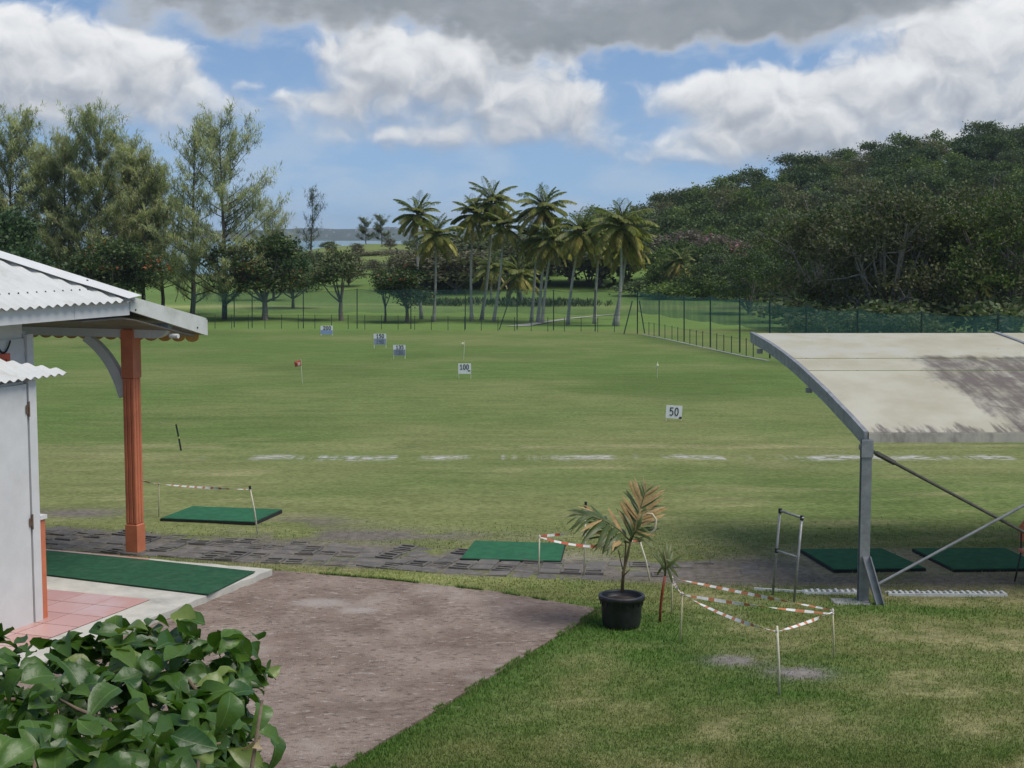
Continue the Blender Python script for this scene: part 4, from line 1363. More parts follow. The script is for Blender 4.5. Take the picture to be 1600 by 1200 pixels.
# ------------------------------------------------------------------ coconut palms
def frond_mesh(seed, L, elev, droop, nl=30, pal=((0.217, 0.236, 0.067), (0.161, 0.198, 0.059), (0.284, 0.265, 0.076)), dead=0.0):
    r = np.random.default_rng(seed)
    n = 9
    pts = []
    p = np.array([0., 0, 0]); a = elev
    for i in range(n):
        pts.append(p.copy())
        p = p + np.array([math.cos(a), 0, math.sin(a)]) * L / (n - 1)
        a -= droop / (n - 1) * (0.6 + .9 * i / n)
    pts = np.array(pts)
    V, F, C = [], [], []
    # midrib as a three-sided tube
    mb = MB().tube([Vector(q) for q in pts], list(np.linspace(.05, .012, n)), 3, False)
    rib = np.array((.26, .24, .09))
    for q in mb.f:
        k = len(V); V += [mb.v[i] for i in q]; F.append((k, k + 1, k + 2, k + 3)); C.append(rib)
    u = np.linspace(.10, 1.0, nl)
    for sgn in (-1, 1):
        for t in u:
            q = np.array([np.interp(t, np.linspace(0, 1, n), pts[:, c]) for c in range(3)])
            i = min(int(t * (n - 1)), n - 2)
            tan = pts[i + 1] - pts[i]; tan /= np.linalg.norm(tan)
            ln = (L * .27) * (math.sin(math.pi * (t * .86 + .10)) ** .6) * r.uniform(.85, 1.15)
            d1 = tan * .55 + np.array([0, sgn, 0]) * .85 + np.array([0, 0, -.05 - .25 * r.random()])
            d1 /= np.linalg.norm(d1)
            d2 = tan * .35 + np.array([0, sgn * .35, 0]) + np.array([0, 0, -.95])
            d2 /= np.linalg.norm(d2)
            w = np.cross(d1, np.array([0, 0, 1.0])); w /= np.linalg.norm(w) + 1e-6
            W = .055 * L / 3.6 * 1.6
            m1 = q + d1 * ln * .5; e = m1 + (d1 * .35 + d2 * .65) * ln * .5
            k = len(V)
            V += [q - w * W * .5, q + w * W * .5, m1 + w * W, m1 - w * W, e + w * W * .12, e - w * W * .12]
            F += [(k, k + 1, k + 2, k + 3), (k + 3, k + 2, k + 4, k + 5)]
            c = np.array(pal[r.integers(0, len(pal))]) * r.uniform(.8, 1.25)
            if r.random() < dead: c = np.array((.27, .20, .09)) * r.uniform(.7, 1.2)
            C += [c, c]
    return np_mesh('frond', np.array(V), np.array(F), FROND, np.array(C))

GRN = ((.095, .125, .036), (.080, .108, .032), (.125, .145, .042))
MIDG = ((.135, .155, .046), (.110, .135, .040), (.175, .170, .055))
YEL = ((.210, .200, .070), (.170, .175, .058), (.270, .230, .085))
YEL2 = ((.260, .245, .085), (.200, .205, .070), (.330, .290, .110))
FV = [frond_mesh(1, 3.2, 1.35, .7, pal=GRN), frond_mesh(2, 3.7, 1.0, 1.15, pal=GRN), frond_mesh(3, 3.9, .62, 1.35, pal=MIDG),
      frond_mesh(4, 3.8, .2, 1.35, pal=MIDG), frond_mesh(5, 4.0, -.25, 1.25, dead=.08, pal=YEL2), frond_mesh(6, 4.0, -.75, .75, dead=.35, pal=YEL)]
NUT = surf('green_nut', (.16, .15, .05), .5)
def palm(label, base, top, seed, fl=1.0, group='coconut palms by the fence', dens=1.0, lean=None):
    r = random.Random(seed)
    t = thing('coconut_palm', label, 'palm tree', base, group)
    base, top = Vector(base), Vector(top)
    h = top.z - base.z
    bow = Vector((r.uniform(-.35, .35), 0, 0))
    pts, rad = [], []
    n = 12
    for i in range(n + 1):
        s = i / n
        pts.append(base.lerp(top, s) + bow * math.sin(math.pi * s) * h / 14 - (UP * .3 if i == 0 else UP * 0))
        rad.append((.30 if i == 0 else .17 + .10 * math.exp(-s * 9)) * (1 - .28 * s) * .95)
    mb = MB().tube(pts, rad, 8)
    mb.build('trunk', PALM_BARK, t, True)
    off = top - base
    plan = [0] * 4 + [1] * 6 + [2] * 7 + [3] * 7 + [4] * 8 + [5] * 6
    for i, k in enumerate(plan):
        if r.random() > dens: continue
        o = bpy.data.objects.new('frond', FV[k]); COL.objects.link(o); o.parent = t
        o.location = off + Vector((r.uniform(-.08, .08), r.uniform(-.08, .08), .1 - .09 * k))
        o.rotation_euler = (r.uniform(-.25, .25), r.uniform(-.14, .14), i * 2.39996 + r.uniform(-.3, .3))
        s = fl * .80 * r.uniform(.85, 1.15)
        o.scale = (s, s, s)
    # nuts and old sheaths under the crown
    for k in range(4):
        a = r.uniform(0, 6.28)
        MB().lathe(top + Vector((.3 * math.cos(a), .3 * math.sin(a), -.45 + r.uniform(-.15, .1))), [(.0, -.16), (.10, -.10), (.14, 0), (.10, .10), (0, .15)], 6).build('coconut', NUT, t, True)
    return t
def build_palms():
    L = [  # base px, crown px, label, size
        (659, 499, 652, 334, 'coconut palm at the left end of the row', 1.0),
        (678, 503, 682, 366, 'shorter coconut palm with yellowish fronds, second from the left end', .95),
        (737, 502, 741, 334, 'coconut palm left of the tallest one, its crown half hidden', 1.0),
        (752, 500, 768, 316, 'tallest coconut palm in the middle of the row', 1.12),
        (771, 503, 786, 352, 'thin coconut palm just right of the tallest one', .95),
        (840, 505, 849, 324, 'tall coconut palm with the widest crown, right of the gap', 1.12),
        (830, 503, 838, 372, 'pale trunked coconut palm leaning under the widest crown', .9),
        (847, 506, 863, 376, 'coconut palm curving up to the right under the widest crown', .95),
        (887, 508, 908, 362, 'dark coconut palm leaning right, third from the right end', 1.05),
        (929, 506, 938, 372, 'coconut palm second from the right end', .95),
        (964, 510, 970, 352, 'coconut palm with white trunk at the right end of the row', 1.15),
        (959, 509, 980, 380, 'lower coconut palm sharing its foot with the right end one', .95)]
    for i, (bx, by, tx, ty, lab, s) in enumerate(L):
        g = gp(bx, by)
        palm(lab, g, at(tx, ty, g.y + random.Random(i).uniform(-1, 1)), 100 + i, s)
    for i, (bx, Y, tx, ty, lab, s) in enumerate(((768, 225, 769, 418, 'short palm in shade between the tall trunks', 1.05), (817, 215, 810, 428, 'low spreading palm behind the gap in the row', 1.15),
                                                 (1066, 235, 1063, 408, 'lone small palm before the dark wood', .95), (1525, 125, 1528, 442, 'young pale palm above the shelter roof', .5), (520, 330, 520, 385, 'far palm above the lone pale trunked tree', .6))):
        X = (bx - 800) / FPX * Y
        b_ = Vector((X, Y, hz(X, Y)))
        palm(lab, b_, at(tx, ty, Y), 200 + i, s, 'smaller palms around the fairway', .8)
build_palms()

# ------------------------------------------------------------------ wooded hill on the right
def build_wood():
    P0 = ((0.077, 0.110, 0.033), (0.096, 0.134, 0.038), (0.062, 0.097, 0.031))
    P1 = ((0.103, 0.143, 0.036), (0.135, 0.176, 0.041), (0.082, 0.126, 0.033))
    P2 = ((0.118, 0.127, 0.053), (0.103, 0.118, 0.050), (0.144, 0.148, 0.066))
    P3 = ((0.059, 0.094, 0.036), (0.050, 0.080, 0.031))
    P4 = ((0.088, 0.121, 0.054), (0.106, 0.134, 0.060))
    kinds = [('dark green rounded tree on the wooded hillside', broadleaf(41, 10, 1.6, 4.9, 2600, .36, P0, nl=9)),
             ('fresh green spreading tree on the wooded hillside', broadleaf(42, 10.5, 1.8, 5.0, 2600, .36, P1, nl=10, squash=.6)),
             ('brownish thin leaved tree on the wooded hillside', broadleaf(43, 11, 2.0, 4.6, 1900, .34, P2, nl=9, bare=3)),
             ('very dark dense tree on the wooded hillside', broadleaf(44, 9.5, 2.5, 4.8, 2800, .38, P3, nl=9)),
             ('grey green open tree on the wooded hillside', broadleaf(45, 11.5, 2.4, 4.4, 2000, .34, P4, nl=10, squash=.55, bare=2))]
    r = random.Random(77)
    cnt = 0
    spots = []
    Y = 218.0
    while Y < 402:
        x0 = Y * (930 - 800) / FPX if Y > 300 else Y * (1030 - 800) / FPX + max(0, (235 - Y)) * .9
        X = x0 + r.uniform(0, 4)
        while X < Y * .355 + 4:
            spots.append((X + r.uniform(-2, 2), Y + r.uniform(-3, 3)))
            X += r.uniform(6.0, 8.6) * (1.0 if Y < 370 else .8)
        Y += 9.5 if Y < 360 else 8.0
    for X, Y in spots:
        u = fbm(np.array([X / 30]), np.array([Y / 40]), 13, 3)[0]
        k = r.choice((0, 0, 1, 3, 4)) if u < .55 or r.random() < .5 else r.choice((2, 1, 4, 2))
        s = r.uniform(.62, 1.05) * (.72 if Y > 372 else 1)
        z = hz(X, Y)
        px = X / Y * FPX + 800
        lab = kinds[k][0].replace(' on the wooded hillside', '')
        lab += ' on the hill skyline' if Y > 365 else ' halfway up the hill' if Y > 290 else ' at the hill foot'
        lab += ' left of the shelter' if px < 1170 else ' above the shelter end' if px < 1300 else ' above the shelter middle' if px < 1450 else ' by the right edge'
        put_tree('hillside_tree', lab, kinds[k][1], (X, Y, z - .3), r.uniform(0, 6.28), (s * r.uniform(.9, 1.2), s * r.uniform(.9, 1.2), s), 'trees of the wooded hill')
        cnt += 1
    # taller trees standing out at the foot of the hill
    big1 = broadleaf(51, 17, 1.6, 7.2, 15000, .25, tuple(tuple(v * .72 for v in q) for q in P2 + P0[:1]), nl=22, squash=.75, bare=3, bark=surf('pale_bark', (.25, .23, .20), .9, .25, 5.0))
    big2 = broadleaf(52, 17, 1.6, 7.0, 15000, .25, tuple(tuple(v * .8 for v in q) for q in P1 + P2[:1]), nl=22, squash=.75, bare=2)
    big3 = broadleaf(53, 13, 1.0, 6.2, 9500, .27, P3 + P0[:1], nl=12)
    for me, H, px, Y, ty, lab, rz in ((big1, 17, 1300, 140, 268, 'large brownish tree left of the group behind the shelter', .2),
                                       (big1, 17, 1385, 132, 232, 'tallest bare branched tree behind the shelter roof', 2.0),
                                       (big2, 17, 1475, 136, 250, 'fresh green large tree right of the bare branched one', 1.1),
                                       (big2, 17, 1575, 128, 240, 'large leafy tree at the right edge above the shelter', 3.3),
                                       (big1, 17, 1500, 160, 235, 'brownish large tree behind the fresh green one', 4.0),
                                       (big3, 13, 1170, 190, 375, 'very dark broad tree at the corner of the wood', .5),
                                       (big3, 13, 1250, 172, 360, 'dark tree between the wood corner and the large trees', 2.5),
                                       (big2, 17, 1245, 205, 300, 'tall greyish tree rising behind the wood corner', 5.0)):
        X = (px - 800) / FPX * Y
        z = hz(X, Y)
        s = (at(px, ty, Y).z - z) / H
        put_tree('large_tree', lab, me, (X, Y, z - .2), rz, (s, s, s), 'large trees at the foot of the hill')
    # pink flowering tree tops
    pk = broadleaf(61, 8, 2.5, 4.6, 2200, .34, ((.17, .135, .11), (.14, .12, .09)), (.36, .17, .20), .30, nl=8, squash=.55)
    for px, Y, ty, lab in ((1090, 262, 352, 'pinkish blossoming tree above the lone palm'), (1035, 268, 360, 'pale brownish tree left of the pink blossoming one'), (1128, 258, 362, 'pale pinkish tree right of the blossoming one')):
        X = (px - 800) / FPX * Y; z = hz(X, Y); s = (at(px, ty, Y).z - z) / 8
        put_tree('blossoming_tree', lab, pk, (X, Y, z - .2), px, (s, s, s))
build_wood()

# ------------------------------------------------------------------ bushes and undergrowth
def build_bushes():
    def bush(seed, w, h, n, pal, size=.2):
        r = np.random.default_rng(seed)
        lobes = [(r.uniform(-.5, .5) * w, r.uniform(-.3, .3) * w, h * .35, w * .4, h / w * 1.1) for _ in range(6)]
        return np_mesh('foliage', *crown_leaves(r, lobes, n, size, pal)[:2], LEAF, crown_leaves(np.random.default_rng(seed), lobes, n, size, pal)[2])
    G1 = ((0.140, 0.196, 0.056), (0.112, 0.168, 0.049)); G2 = ((0.084, 0.112, 0.049), (0.105, 0.126, 0.056)); G3 = ((0.182, 0.161, 0.112), (0.154, 0.140, 0.098), (0.210, 0.182, 0.140))
    ms = []
    for i, (seed, pal) in enumerate(((1, G1), (2, G2), (3, G3))):
        r = np.random.default_rng(seed)
        lobes = [(r.uniform(-1.2, 1.2), r.uniform(-.7, .7), r.uniform(.5, 1.0), r.uniform(.7, 1.1), .8) for _ in range(7)]
        V, F, C = crown_leaves(r, lobes, 1500, .19, pal)
        V[:, 2] = np.maximum(V[:, 2], -.1)
        ms.append(np_mesh('foliage', V, F, LEAF, C))
    stem = MB()
    for k in range(6):
        a = k * 1.05
        stem.tube([(0, 0, -.15), (.5 * math.cos(a), .4 * math.sin(a), .8)], [.05, .02], 5, False)
    stem = stem.mesh('stems', BARK)
    B = [(0, 1035, 232, 440, 2.2, 'bright green bush left of the lone small palm'), (0, 1098, 230, 438, 2.2, 'bright green bush right of the lone small palm'), (1, 1005, 240, 438, 2.2, 'dark bush at the edge of the wood behind the palm row'),
         (1, 705, 250, 432, 2.0, 'dark bush between the palm trunks'), (2, 590, 330, 415, 2.6, 'pinkish brown brush on the grassy mound'), (2, 630, 335, 408, 2.8, 'pale brown brush left of the first palm'),
         (1, 450, 300, 438, 1.8, 'low hedge bush left of the lone pale trunked tree'), (1, 490, 302, 439, 1.7, 'low hedge bush behind the lone pale trunked tree'), (1, 560, 298, 438, 1.8, 'low hedge bush right of the lone pale trunked tree'), (1, 600, 300, 440, 1.7, 'low hedge bush behind the leaning tree'),
         (2, 700, 300, 400, 3.4, 'tall brownish brush behind the shorter yellowish palm'), (2, 790, 290, 395, 3.2, 'tall brownish brush behind the gap in the palms'), (1, 860, 285, 390, 3.2, 'tall dark brush behind the widest palm crown'), (1, 920, 270, 380, 3.4, 'tall dark brush behind the right hand palms'), (1, 975, 262, 375, 3.4, 'tall dark brush behind the right end palm'),
         (1, 1330, 118, 485, 1.6, 'leafy low shrub just above the shelter roof'), (1, 1270, 118, 490, 1.3, 'small shrub above the left end of the shelter roof'), (1, 1420, 115, 488, 1.5, 'dark low shrub above the middle of the shelter roof'),
         (1, 1240, 150, 468, 2.6, 'broad dark shrub under the corner of the wood'), (1, 1300, 132, 470, 2.4, 'broad dark shrub under the large brownish tree'), (1, 1385, 126, 468, 2.4, 'dark shrub under the tallest bare branched tree'), (1, 1470, 128, 466, 2.6, 'broad shrub under the fresh green large tree'), (1, 1560, 122, 464, 2.6, 'broad shrub under the leafy tree at the right edge')]
    r = random.Random(4)
    for k, px, Y, ty, w, lab in B:
        X = (px - 800) / FPX * Y; z = hz(X, Y)
        h = max(at(px, ty, Y).z - z, .8) / 1.8
        t = thing('bush', lab, 'bush', (X, Y, z))
        t.rotation_euler = (0, 0, r.uniform(0, 6)); t.scale = (w, w, h)
        link('stems', stem, t); link('foliage', ms[k], t)
    # trees closing the view behind the palms
    md = broadleaf(71, 9, 1.5, 5.0, 3200, .32, ((0.073, 0.092, 0.042), (0.091, 0.105, 0.050)), nl=10)
    mo = broadleaf(72, 8, 1.2, 4.6, 2800, .32, ((0.119, 0.115, 0.063), (0.140, 0.129, 0.077)), nl=9)
    for me, H, px, Y, ty, lab in ((md, 9, 720, 330, 378, 'dark tree behind the palms left of the tallest'), (mo, 8, 668, 320, 392, 'olive tree behind the first two palms'), (md, 9, 800, 335, 362, 'dark tree filling the gap between the palm groups'),
                                  (mo, 8, 760, 300, 398, 'brownish tree low behind the tallest palm'), (md, 9, 870, 320, 352, 'dark tree behind the widest palm crown'), (md, 9, 930, 310, 345, 'dark tree behind the right hand palms'), (md, 9, 985, 300, 335, 'dark tree behind the right end palm'),
                                  (mo, 8, 690, 290, 408, 'reddish brown low tree under the second palm'), (md, 9, 1030, 300, 330, 'dark tree at the left end of the wooded hill'),
                                  (mo, 8, 460, 345, 402, 'olive tree on the crest right of the red blossomed tree'), (md, 9, 515, 350, 404, 'dark tree on the mound behind the lone pale trunked tree'), (mo, 8, 560, 330, 418, 'brownish low tree at the foot of the mound'), (mo, 8, 610, 345, 398, 'olive tree on the mound left of the first palm'), (md, 9, 645, 340, 385, 'dark tree on the mound behind the first palm'), (md, 9, 420, 350, 410, 'dark tree on the crest behind the red blossomed tree'), (mo, 8, 380, 345, 418, 'olive tree on the crest behind the tallest casuarina'),
                                  (mo, 8, 585, 285, 402, 'large brownish tree behind the small leaning one'), (md, 9, 628, 280, 396, 'large dark tree behind the low red blossomed one'), (mo, 8, 552, 300, 408, 'brownish tree just right of the lone pale trunked one'), (md, 9, 488, 290, 404, 'dark tree left of the lone pale trunked one'), (mo, 8, 700, 270, 398, 'brown tree behind the shorter yellowish palm'), (md, 9, 745, 280, 385, 'dark tree behind the foot of the tallest palm'),
                                  (md, 9, 478, 252, 384, 'dark tree beside the thin half bare casuarina'), (mo, 8, 652, 250, 388, 'brown tree behind the trunk of the first palm'), (mo, 8, 712, 246, 382, 'brown tree between the second and third palms'), (md, 9, 815, 262, 378, 'dark tree in the gap right of the tallest palm'), (mo, 8, 545, 262, 400, 'brownish tree close behind the lone pale trunked one'),
                                  (md, 9, 718, 256, 360, 'dark tree rising between the second and third palms'), (md, 9, 752, 264, 352, 'dark tree rising behind the trunk of the tallest palm'), (mo, 8, 792, 258, 374, 'brownish tree rising in the gap between the palm groups'), (md, 9, 842, 266, 356, 'dark tree rising behind the palm with the widest crown'), (md, 9, 892, 264, 352, 'dark tree rising behind the dark leaning palm'), (mo, 8, 664, 262, 384, 'brown tree rising between the first two palms'), (mo, 8, 690, 268, 372, 'brown tree rising right of the second palm'), (md, 9, 938, 262, 346, 'dark tree rising behind the palm second from the right end'), (mo, 8, 628, 270, 396, 'brown tree rising left of the first palm')):
        X = (px - 800) / FPX * Y; z = hz(X, Y)
        s = max(at(px, ty, Y).z - z, 3) / H
        wd = 1.9 if 640 < px < 1010 else 1.3
        put_tree('broadleaf_tree', lab, me, (X, Y, z - .2), px, (s * wd, s * wd, s))
    # undergrowth below the wood: nobody could count it
    rr = np.random.default_rng(5)
    n = 42000
    Y = rr.uniform(205, 400, n)
    x0 = np.where(Y > 300, Y * .06, Y * .105 + np.maximum(0, 235 - Y) * .9)
    X = x0 + rr.random(n) * (Y * .36 - x0)
    Z = height(X, Y) + rr.random(n) ** 1.5 * 3.2
    pos = np.stack([X, Y, Z], -1)
    d = unit(rr.normal(size=(n, 3)) + np.array([0, 0, .6])); s_, _ = orth(d)
    L = rr.uniform(.5, 1.1, n)
    V, F = rhombs(pos, d, s_, L, L * .38)
    c = np.array(P_UNDER)[rr.integers(0, 3, n)] * rr.uniform(.7, 1.3, (n, 1))
    tag(link('undergrowth', np_mesh('undergrowth', V, F, LEAF, c)), 'dark leafy undergrowth below the trees of the hill', kind='stuff')
    # low reeds in the dip of the fairway
    n = 9000
    X, Y = rr.uniform(-14, 14, n), rr.uniform(205, 222, n)
    ok = ((X / 14) ** 2 + ((Y - 213) / 8) ** 2 < 1) & (fbm(X / 3, Y / 3, 3, 3) > .38)
    X, Y = X[ok], Y[ok]; n = len(X)
    pos = np.stack([X, Y, height(X, Y)], -1)
    d = unit(rr.normal(size=(n, 3)) * .4 + np.array([0, 0, 1])); s_, _ = orth(d)
    L = rr.uniform(.5, 1.3, n)
    V, F = rhombs(pos, d, s_, L, L * .09)
    c = np.array((.06, .085, .03)) * rr.uniform(.7, 1.4, (n, 1))
    tag(link('reeds', np_mesh('reeds', V, F, LEAF, c)), 'dark reeds in the dip behind the palms', kind='stuff')
P_UNDER = ((0.059, 0.088, 0.029), (0.077, 0.104, 0.036), (0.050, 0.076, 0.026))
build_bushes()

# ================================================================== hitting mats
MAT_G = surf('green_turf_mat', (.034, .130, .066), .95, .15, 6.0, .5, 150, (.035, .10, .06), .6, 2.0, spec=.1)
RUBBER = surf('black_rubber', (.022, .022, .022), .8, .2, 10.0)
def build_mats():
    def mat_(px4, lab, z=.022, lift=.02):
        q = [flat(x, y, z + lift) for x, y in px4]
        c = sum(q, Vector()) / 4
        t = thing('hitting_mat', lab, 'golf mat', (c.x, c.y, z), 'green hitting mats along the tees')
        g = [Vector((p.x, p.y, z + lift)) for p in q]
        MB().prism([Vector((p.x, p.y, z - .06)) for p in g], UP * (lift + .055)).build('rubber_base', RUBBER, t)
        inn = [c + (p - c) * .985 for p in g]
        MB().prism([Vector((p.x, p.y, z + lift - .004)) for p in inn], UP * .010).build('turf', MAT_G, t)
    mat_([(250, 810), (398, 816), (441, 796), (300, 791)], 'green hitting mat under the leftmost tape, right of the orange post')
    mat_([(719, 873), (877, 877), (884, 849), (741, 845)], 'green hitting mat in the middle between paver track and range')
    mat_([(1303, 890), (1447, 888), (1378, 857), (1250, 858)], 'green hitting mat behind the shelter post')
    mat_([(1490, 890), (1640, 888), (1570, 856), (1425, 857)], 'green hitting mat under the shelter at the right edge')
build_mats()

# ================================================================== stakes and barrier tape
BAMBOO = surf('cane_stake', (.50, .45, .28), .6, .15, 12.0, .1, 50)
BAMBOO_W = surf('pale_stake', (.60, .56, .42), .6, .12, 12.0)
CAPB = surf('black_cap', (.02, .02, .02), .6)
TAPE = vcol_mat('barrier_tape', .45, .4)
def stake(bpx, tpx, lab, cap=False, rad=.011, m=None):
    g = gp(*bpx)
    top = at(tpx[0], tpx[1], g.y)
    t = thing('stake', lab, 'stake', g, 'stakes holding barrier tape')
    mid = g.lerp(top, .5) + Vector((.004, 0, 0))
    MB().tube([g - UP * .12, mid, top], [rad, rad, rad * .9], 7).build('cane', m or BAMBOO, t, True)
    if cap:
        d = (top - g).normalized()
        MB().tube([top - d * .002, top + d * cap], rad * 1.5, 8).build('cap', CAPB, t)
    return top
def tape(spans, lab, w=.05, n=46, seed=0, red=(.55, .20, .09)):
    """spans: list of (a, b, sag); one continuous printed ribbon that twists between stakes"""
    r = random.Random(seed)
    t = MB()
    for a, b_, sag in spans:
        L = (b_ - a).length
        V, ph = [], r.uniform(0, 3)
        m = max(int(L / .035), 16)
        tw = r.uniform(1.2, 2.4)
        for i in range(m + 1):
            s = i / m
            p = a.lerp(b_, s) - UP * sag * 4 * s * (1 - s)
            d = (b_ - a).normalized()
            sd = d.cross(UP).normalized()
            ang = ph + tw * s * L + .5 * math.sin(7 * s + ph)
            k = w * (.35 + .65 * min(1, 6 * s, 6 * (1 - s))) * .5
            o = (UP * math.cos(ang) + sd * math.sin(ang)) * k
            V += [p - o, p + o]
        st = r.uniform(0, .2)
        for i in range(m):
            c = red if ((i / m * L + st) / .21) % 1.0 < .42 else (.82, .80, .76)
            t.add([V[2 * i], V[2 * i + 1], V[2 * i + 3], V[2 * i + 2]], [(0, 1, 2, 3)], c)
        # knots round the stakes
        for p in (a, b_):
            t.add([p + Vector((x, y, z)) * .02 for x, y, z in ((1, 0, 0), (0, 1, 0), (-1, 0, 0), (0, -1, 0), (0, 0, 1.4), (0, 0, -1.4))],
                  [(0, 1, 4), (1, 2, 4), (2, 3, 4), (3, 0, 4), (1, 0, 5), (2, 1, 5), (3, 2, 5), (0, 3, 5)], (.70, .62, .55))
    o = t.build('barrier_tape', TAPE)
    md = o.modifiers.new('t', 'SOLIDIFY'); md.thickness = .0015
    tag(o, lab, 'tape', 'striped barrier tapes')
def build_barriers():
    # left: by the clubhouse post
    a = stake((248, 808), (248, 756), 'thin stake at the far corner of the left green mat')
    b_ = stake((404, 835), (391, 764), 'leaning pale stake at the near corner of the left green mat', .05, .013, BAMBOO_W)
    l0 = at(205, 749, a.y + .2)
    tape([(l0, a, .0), (a, b_ - UP * .01, .015)], 'orange and white tape above the left green mat', .036, seed=1)
    # middle: by the middle mat
    a = stake((841, 898), (843, 838), 'short stake at the near right corner of the middle green mat', False, .011, BAMBOO_W)
    b_ = stake((912, 900), (915, 795), 'tall black topped stake left of the potted palm', .10, .012, BAMBOO_W)
    c = stake((1018, 908), (1000, 846), 'leaning stake behind the potted palm', .05, .013, BAMBOO_W)
    b2 = b_ + Vector((0, 0, -.33))
    tape([(a, b2, .0), (b2 + UP * .01, c, .03), (a - UP * .01, c - UP * .02, .09)], 'red and white tape looped beside the middle green mat', .036, seed=2, red=(.60, .10, .06))
    # right: the taped square on the lawn
    a = stake((1062, 1005), (1066, 928), 'cane stake at the left corner of the taped square')
    b_ = stake((1218, 1087), (1214, 978), 'nearest cane stake at the front corner of the taped square', False, .014, BAMBOO_W)
    c = stake((1303, 1030), (1301, 955), 'cane stake at the right corner of the taped square')
    d = stake((1049, 960), (1050, 903), 'cane stake at the far corner of the taped square behind the young plant')
    b2 = b_ - UP * .06
    tape([(d, c + UP * .01, .005), (d - UP * .03, a, .01), (a + UP * .004, b2, .05), (b2, c - UP * .01, .015), (a - UP * .01, c - UP * .03, .02)], 'orange and white tape strung round the square on the lawn', .036, seed=3)
build_barriers()

# ================================================================== pipe stand, edging, chair, range pole
PIPE = surf('old_grey_pipe', (.30, .30, .29), .5, .2, 15, metal=.4)
def build_stand():
    g0, g1 = gp(1207, 930), gp(1240, 941)
    t0, t1 = at(1219, 798, g0.y), at(1253, 809, g1.y)
    t = thing('pipe_stand', 'grey tubular bag stand left of the shelter post', 'stand', (g0 + g1) / 2)
    MB().tube([g0 - UP * .05, t0], .017, 8).build('upright', PIPE, t, True)
    MB().tube([g1 - UP * .05, t1], .017, 8).build('upright', PIPE, t, True)
    MB().tube([t0 + (t0 - t1).normalized() * .02, t1 + (t1 - t0).normalized() * .03], .018, 8).build('top_bar', PIPE, t, True)
    m0, m1 = g0.lerp(t0, .53), g1.lerp(t1, .53)
    MB().tube([m0, m1], .016, 8).build('middle_bar', PIPE, t, True)
    for q in (m0, t0, t1):
        MB().tube([q - UP * .03, q + UP * .03], .024, 8).build('joint', CAPB, t)
build_stand()

def build_edging():
    WP = surf('white_plastic_edging', (.66, .66, .63), .5, .1, 10, 0, 40, (.4, .38, .33), .4, 4)
    def run(p0, p1, lab, ribs):
        a, b_ = gp(*p0), gp(*p1)
        d = (b_ - a); L = d.length; d.normalize()
        nr = Vector((-d.y, d.x, 0))
        zz = max(a.z, b_.z) + .012
        t = thing('edging_strip', lab, 'edging', a)
        A = Vector((a.x, a.y, zz))
        MB().obox(A - nr * .012 - UP * .08, d * L, nr * .024, UP * .10).build('rail', WP, t)
        if ribs:
            k = int(L / .075)
            for i in range(k):
                q = A + d * (i + .4) * L / k + nr * .011
                MB().obox(q - UP * .05, d * .035 + nr * .03 * (i % 2), nr * .16, UP * (.065 + .006 * (i % 3))).build('rib', WP, t)
            MB().obox(A + nr * .172 - UP * .08, d * L, nr * .02, UP * .085).build('rail', WP, t)
    run((1178, 922), (1258, 927), 'plain white ground edging left of the shelter', False)
    run((1256, 929), (1350, 929), 'ribbed white ground edging left of the shelter post', True)
    run((1388, 931), (1574, 932), 'ribbed white ground edging right of the shelter post', True)
build_edging()

def build_chair():
    ORP = surf('orange_seat', (.55, .17, .08), .5, .1)
    c = gp(1622, 915)
    t = thing('chair', 'orange seated chair with black legs cut by the right edge', 'chair', c)
    sx, sy, h = .21, .2, .45
    for ax, ay in ((-1, -1), (1, -1), (-1, 1), (1, 1)):
        top = c + Vector((ax * sx * .9, ay * sy * .85, h - .01)); bot = c + Vector((ax * (sx + .04), ay * (sy + .03), -.02))
        MB().tube([bot, top], .012, 7).build('leg', DARK, t, True)
    MB().chamfer(c + UP * (h - .015), (sx * 2.1, 0, 0), (0, sy * 2.1, 0), (0, 0, .045), .012).build('seat', ORP, t)
    MB().prism([c + Vector((x, sy * .95, z)) for x, z in ((-.2, h + .12), (.2, h + .12), (.21, h + .34), (.15, h + .42), (-.15, h + .42), (-.21, h + .34))], (0, .03, 0)).build('backrest', ORP, t)
    for ax in (-1, 1):
        MB().tube([c + Vector((ax * .19, sy * .9, h)), c + Vector((ax * .19, sy * .98, h + .3))], .011, 7).build('back_post', DARK, t)
build_chair()

def build_pole():
    g = gp(284, 704)
    top = at(275, 663, g.y)
    t = thing('marker_stick', 'dark green stick with yellow joint leaning on the range', 'stick', g)
    DG = surf('dark_green_pole', (.012, .025, .016), .5)
    mid = at(279.5, 685, g.y)
    MB().tube([g - UP * .1, mid], .022, 8).build('lower_rod', DG, t)
    MB().tube([mid, mid.lerp(top, .12)], .020, 8).build('joint', surf('yellow_joint', (.45, .45, .12), .5), t)
    MB().tube([mid.lerp(top, .12), top], .022, 8).build('upper_rod', DG, t)
build_pole()

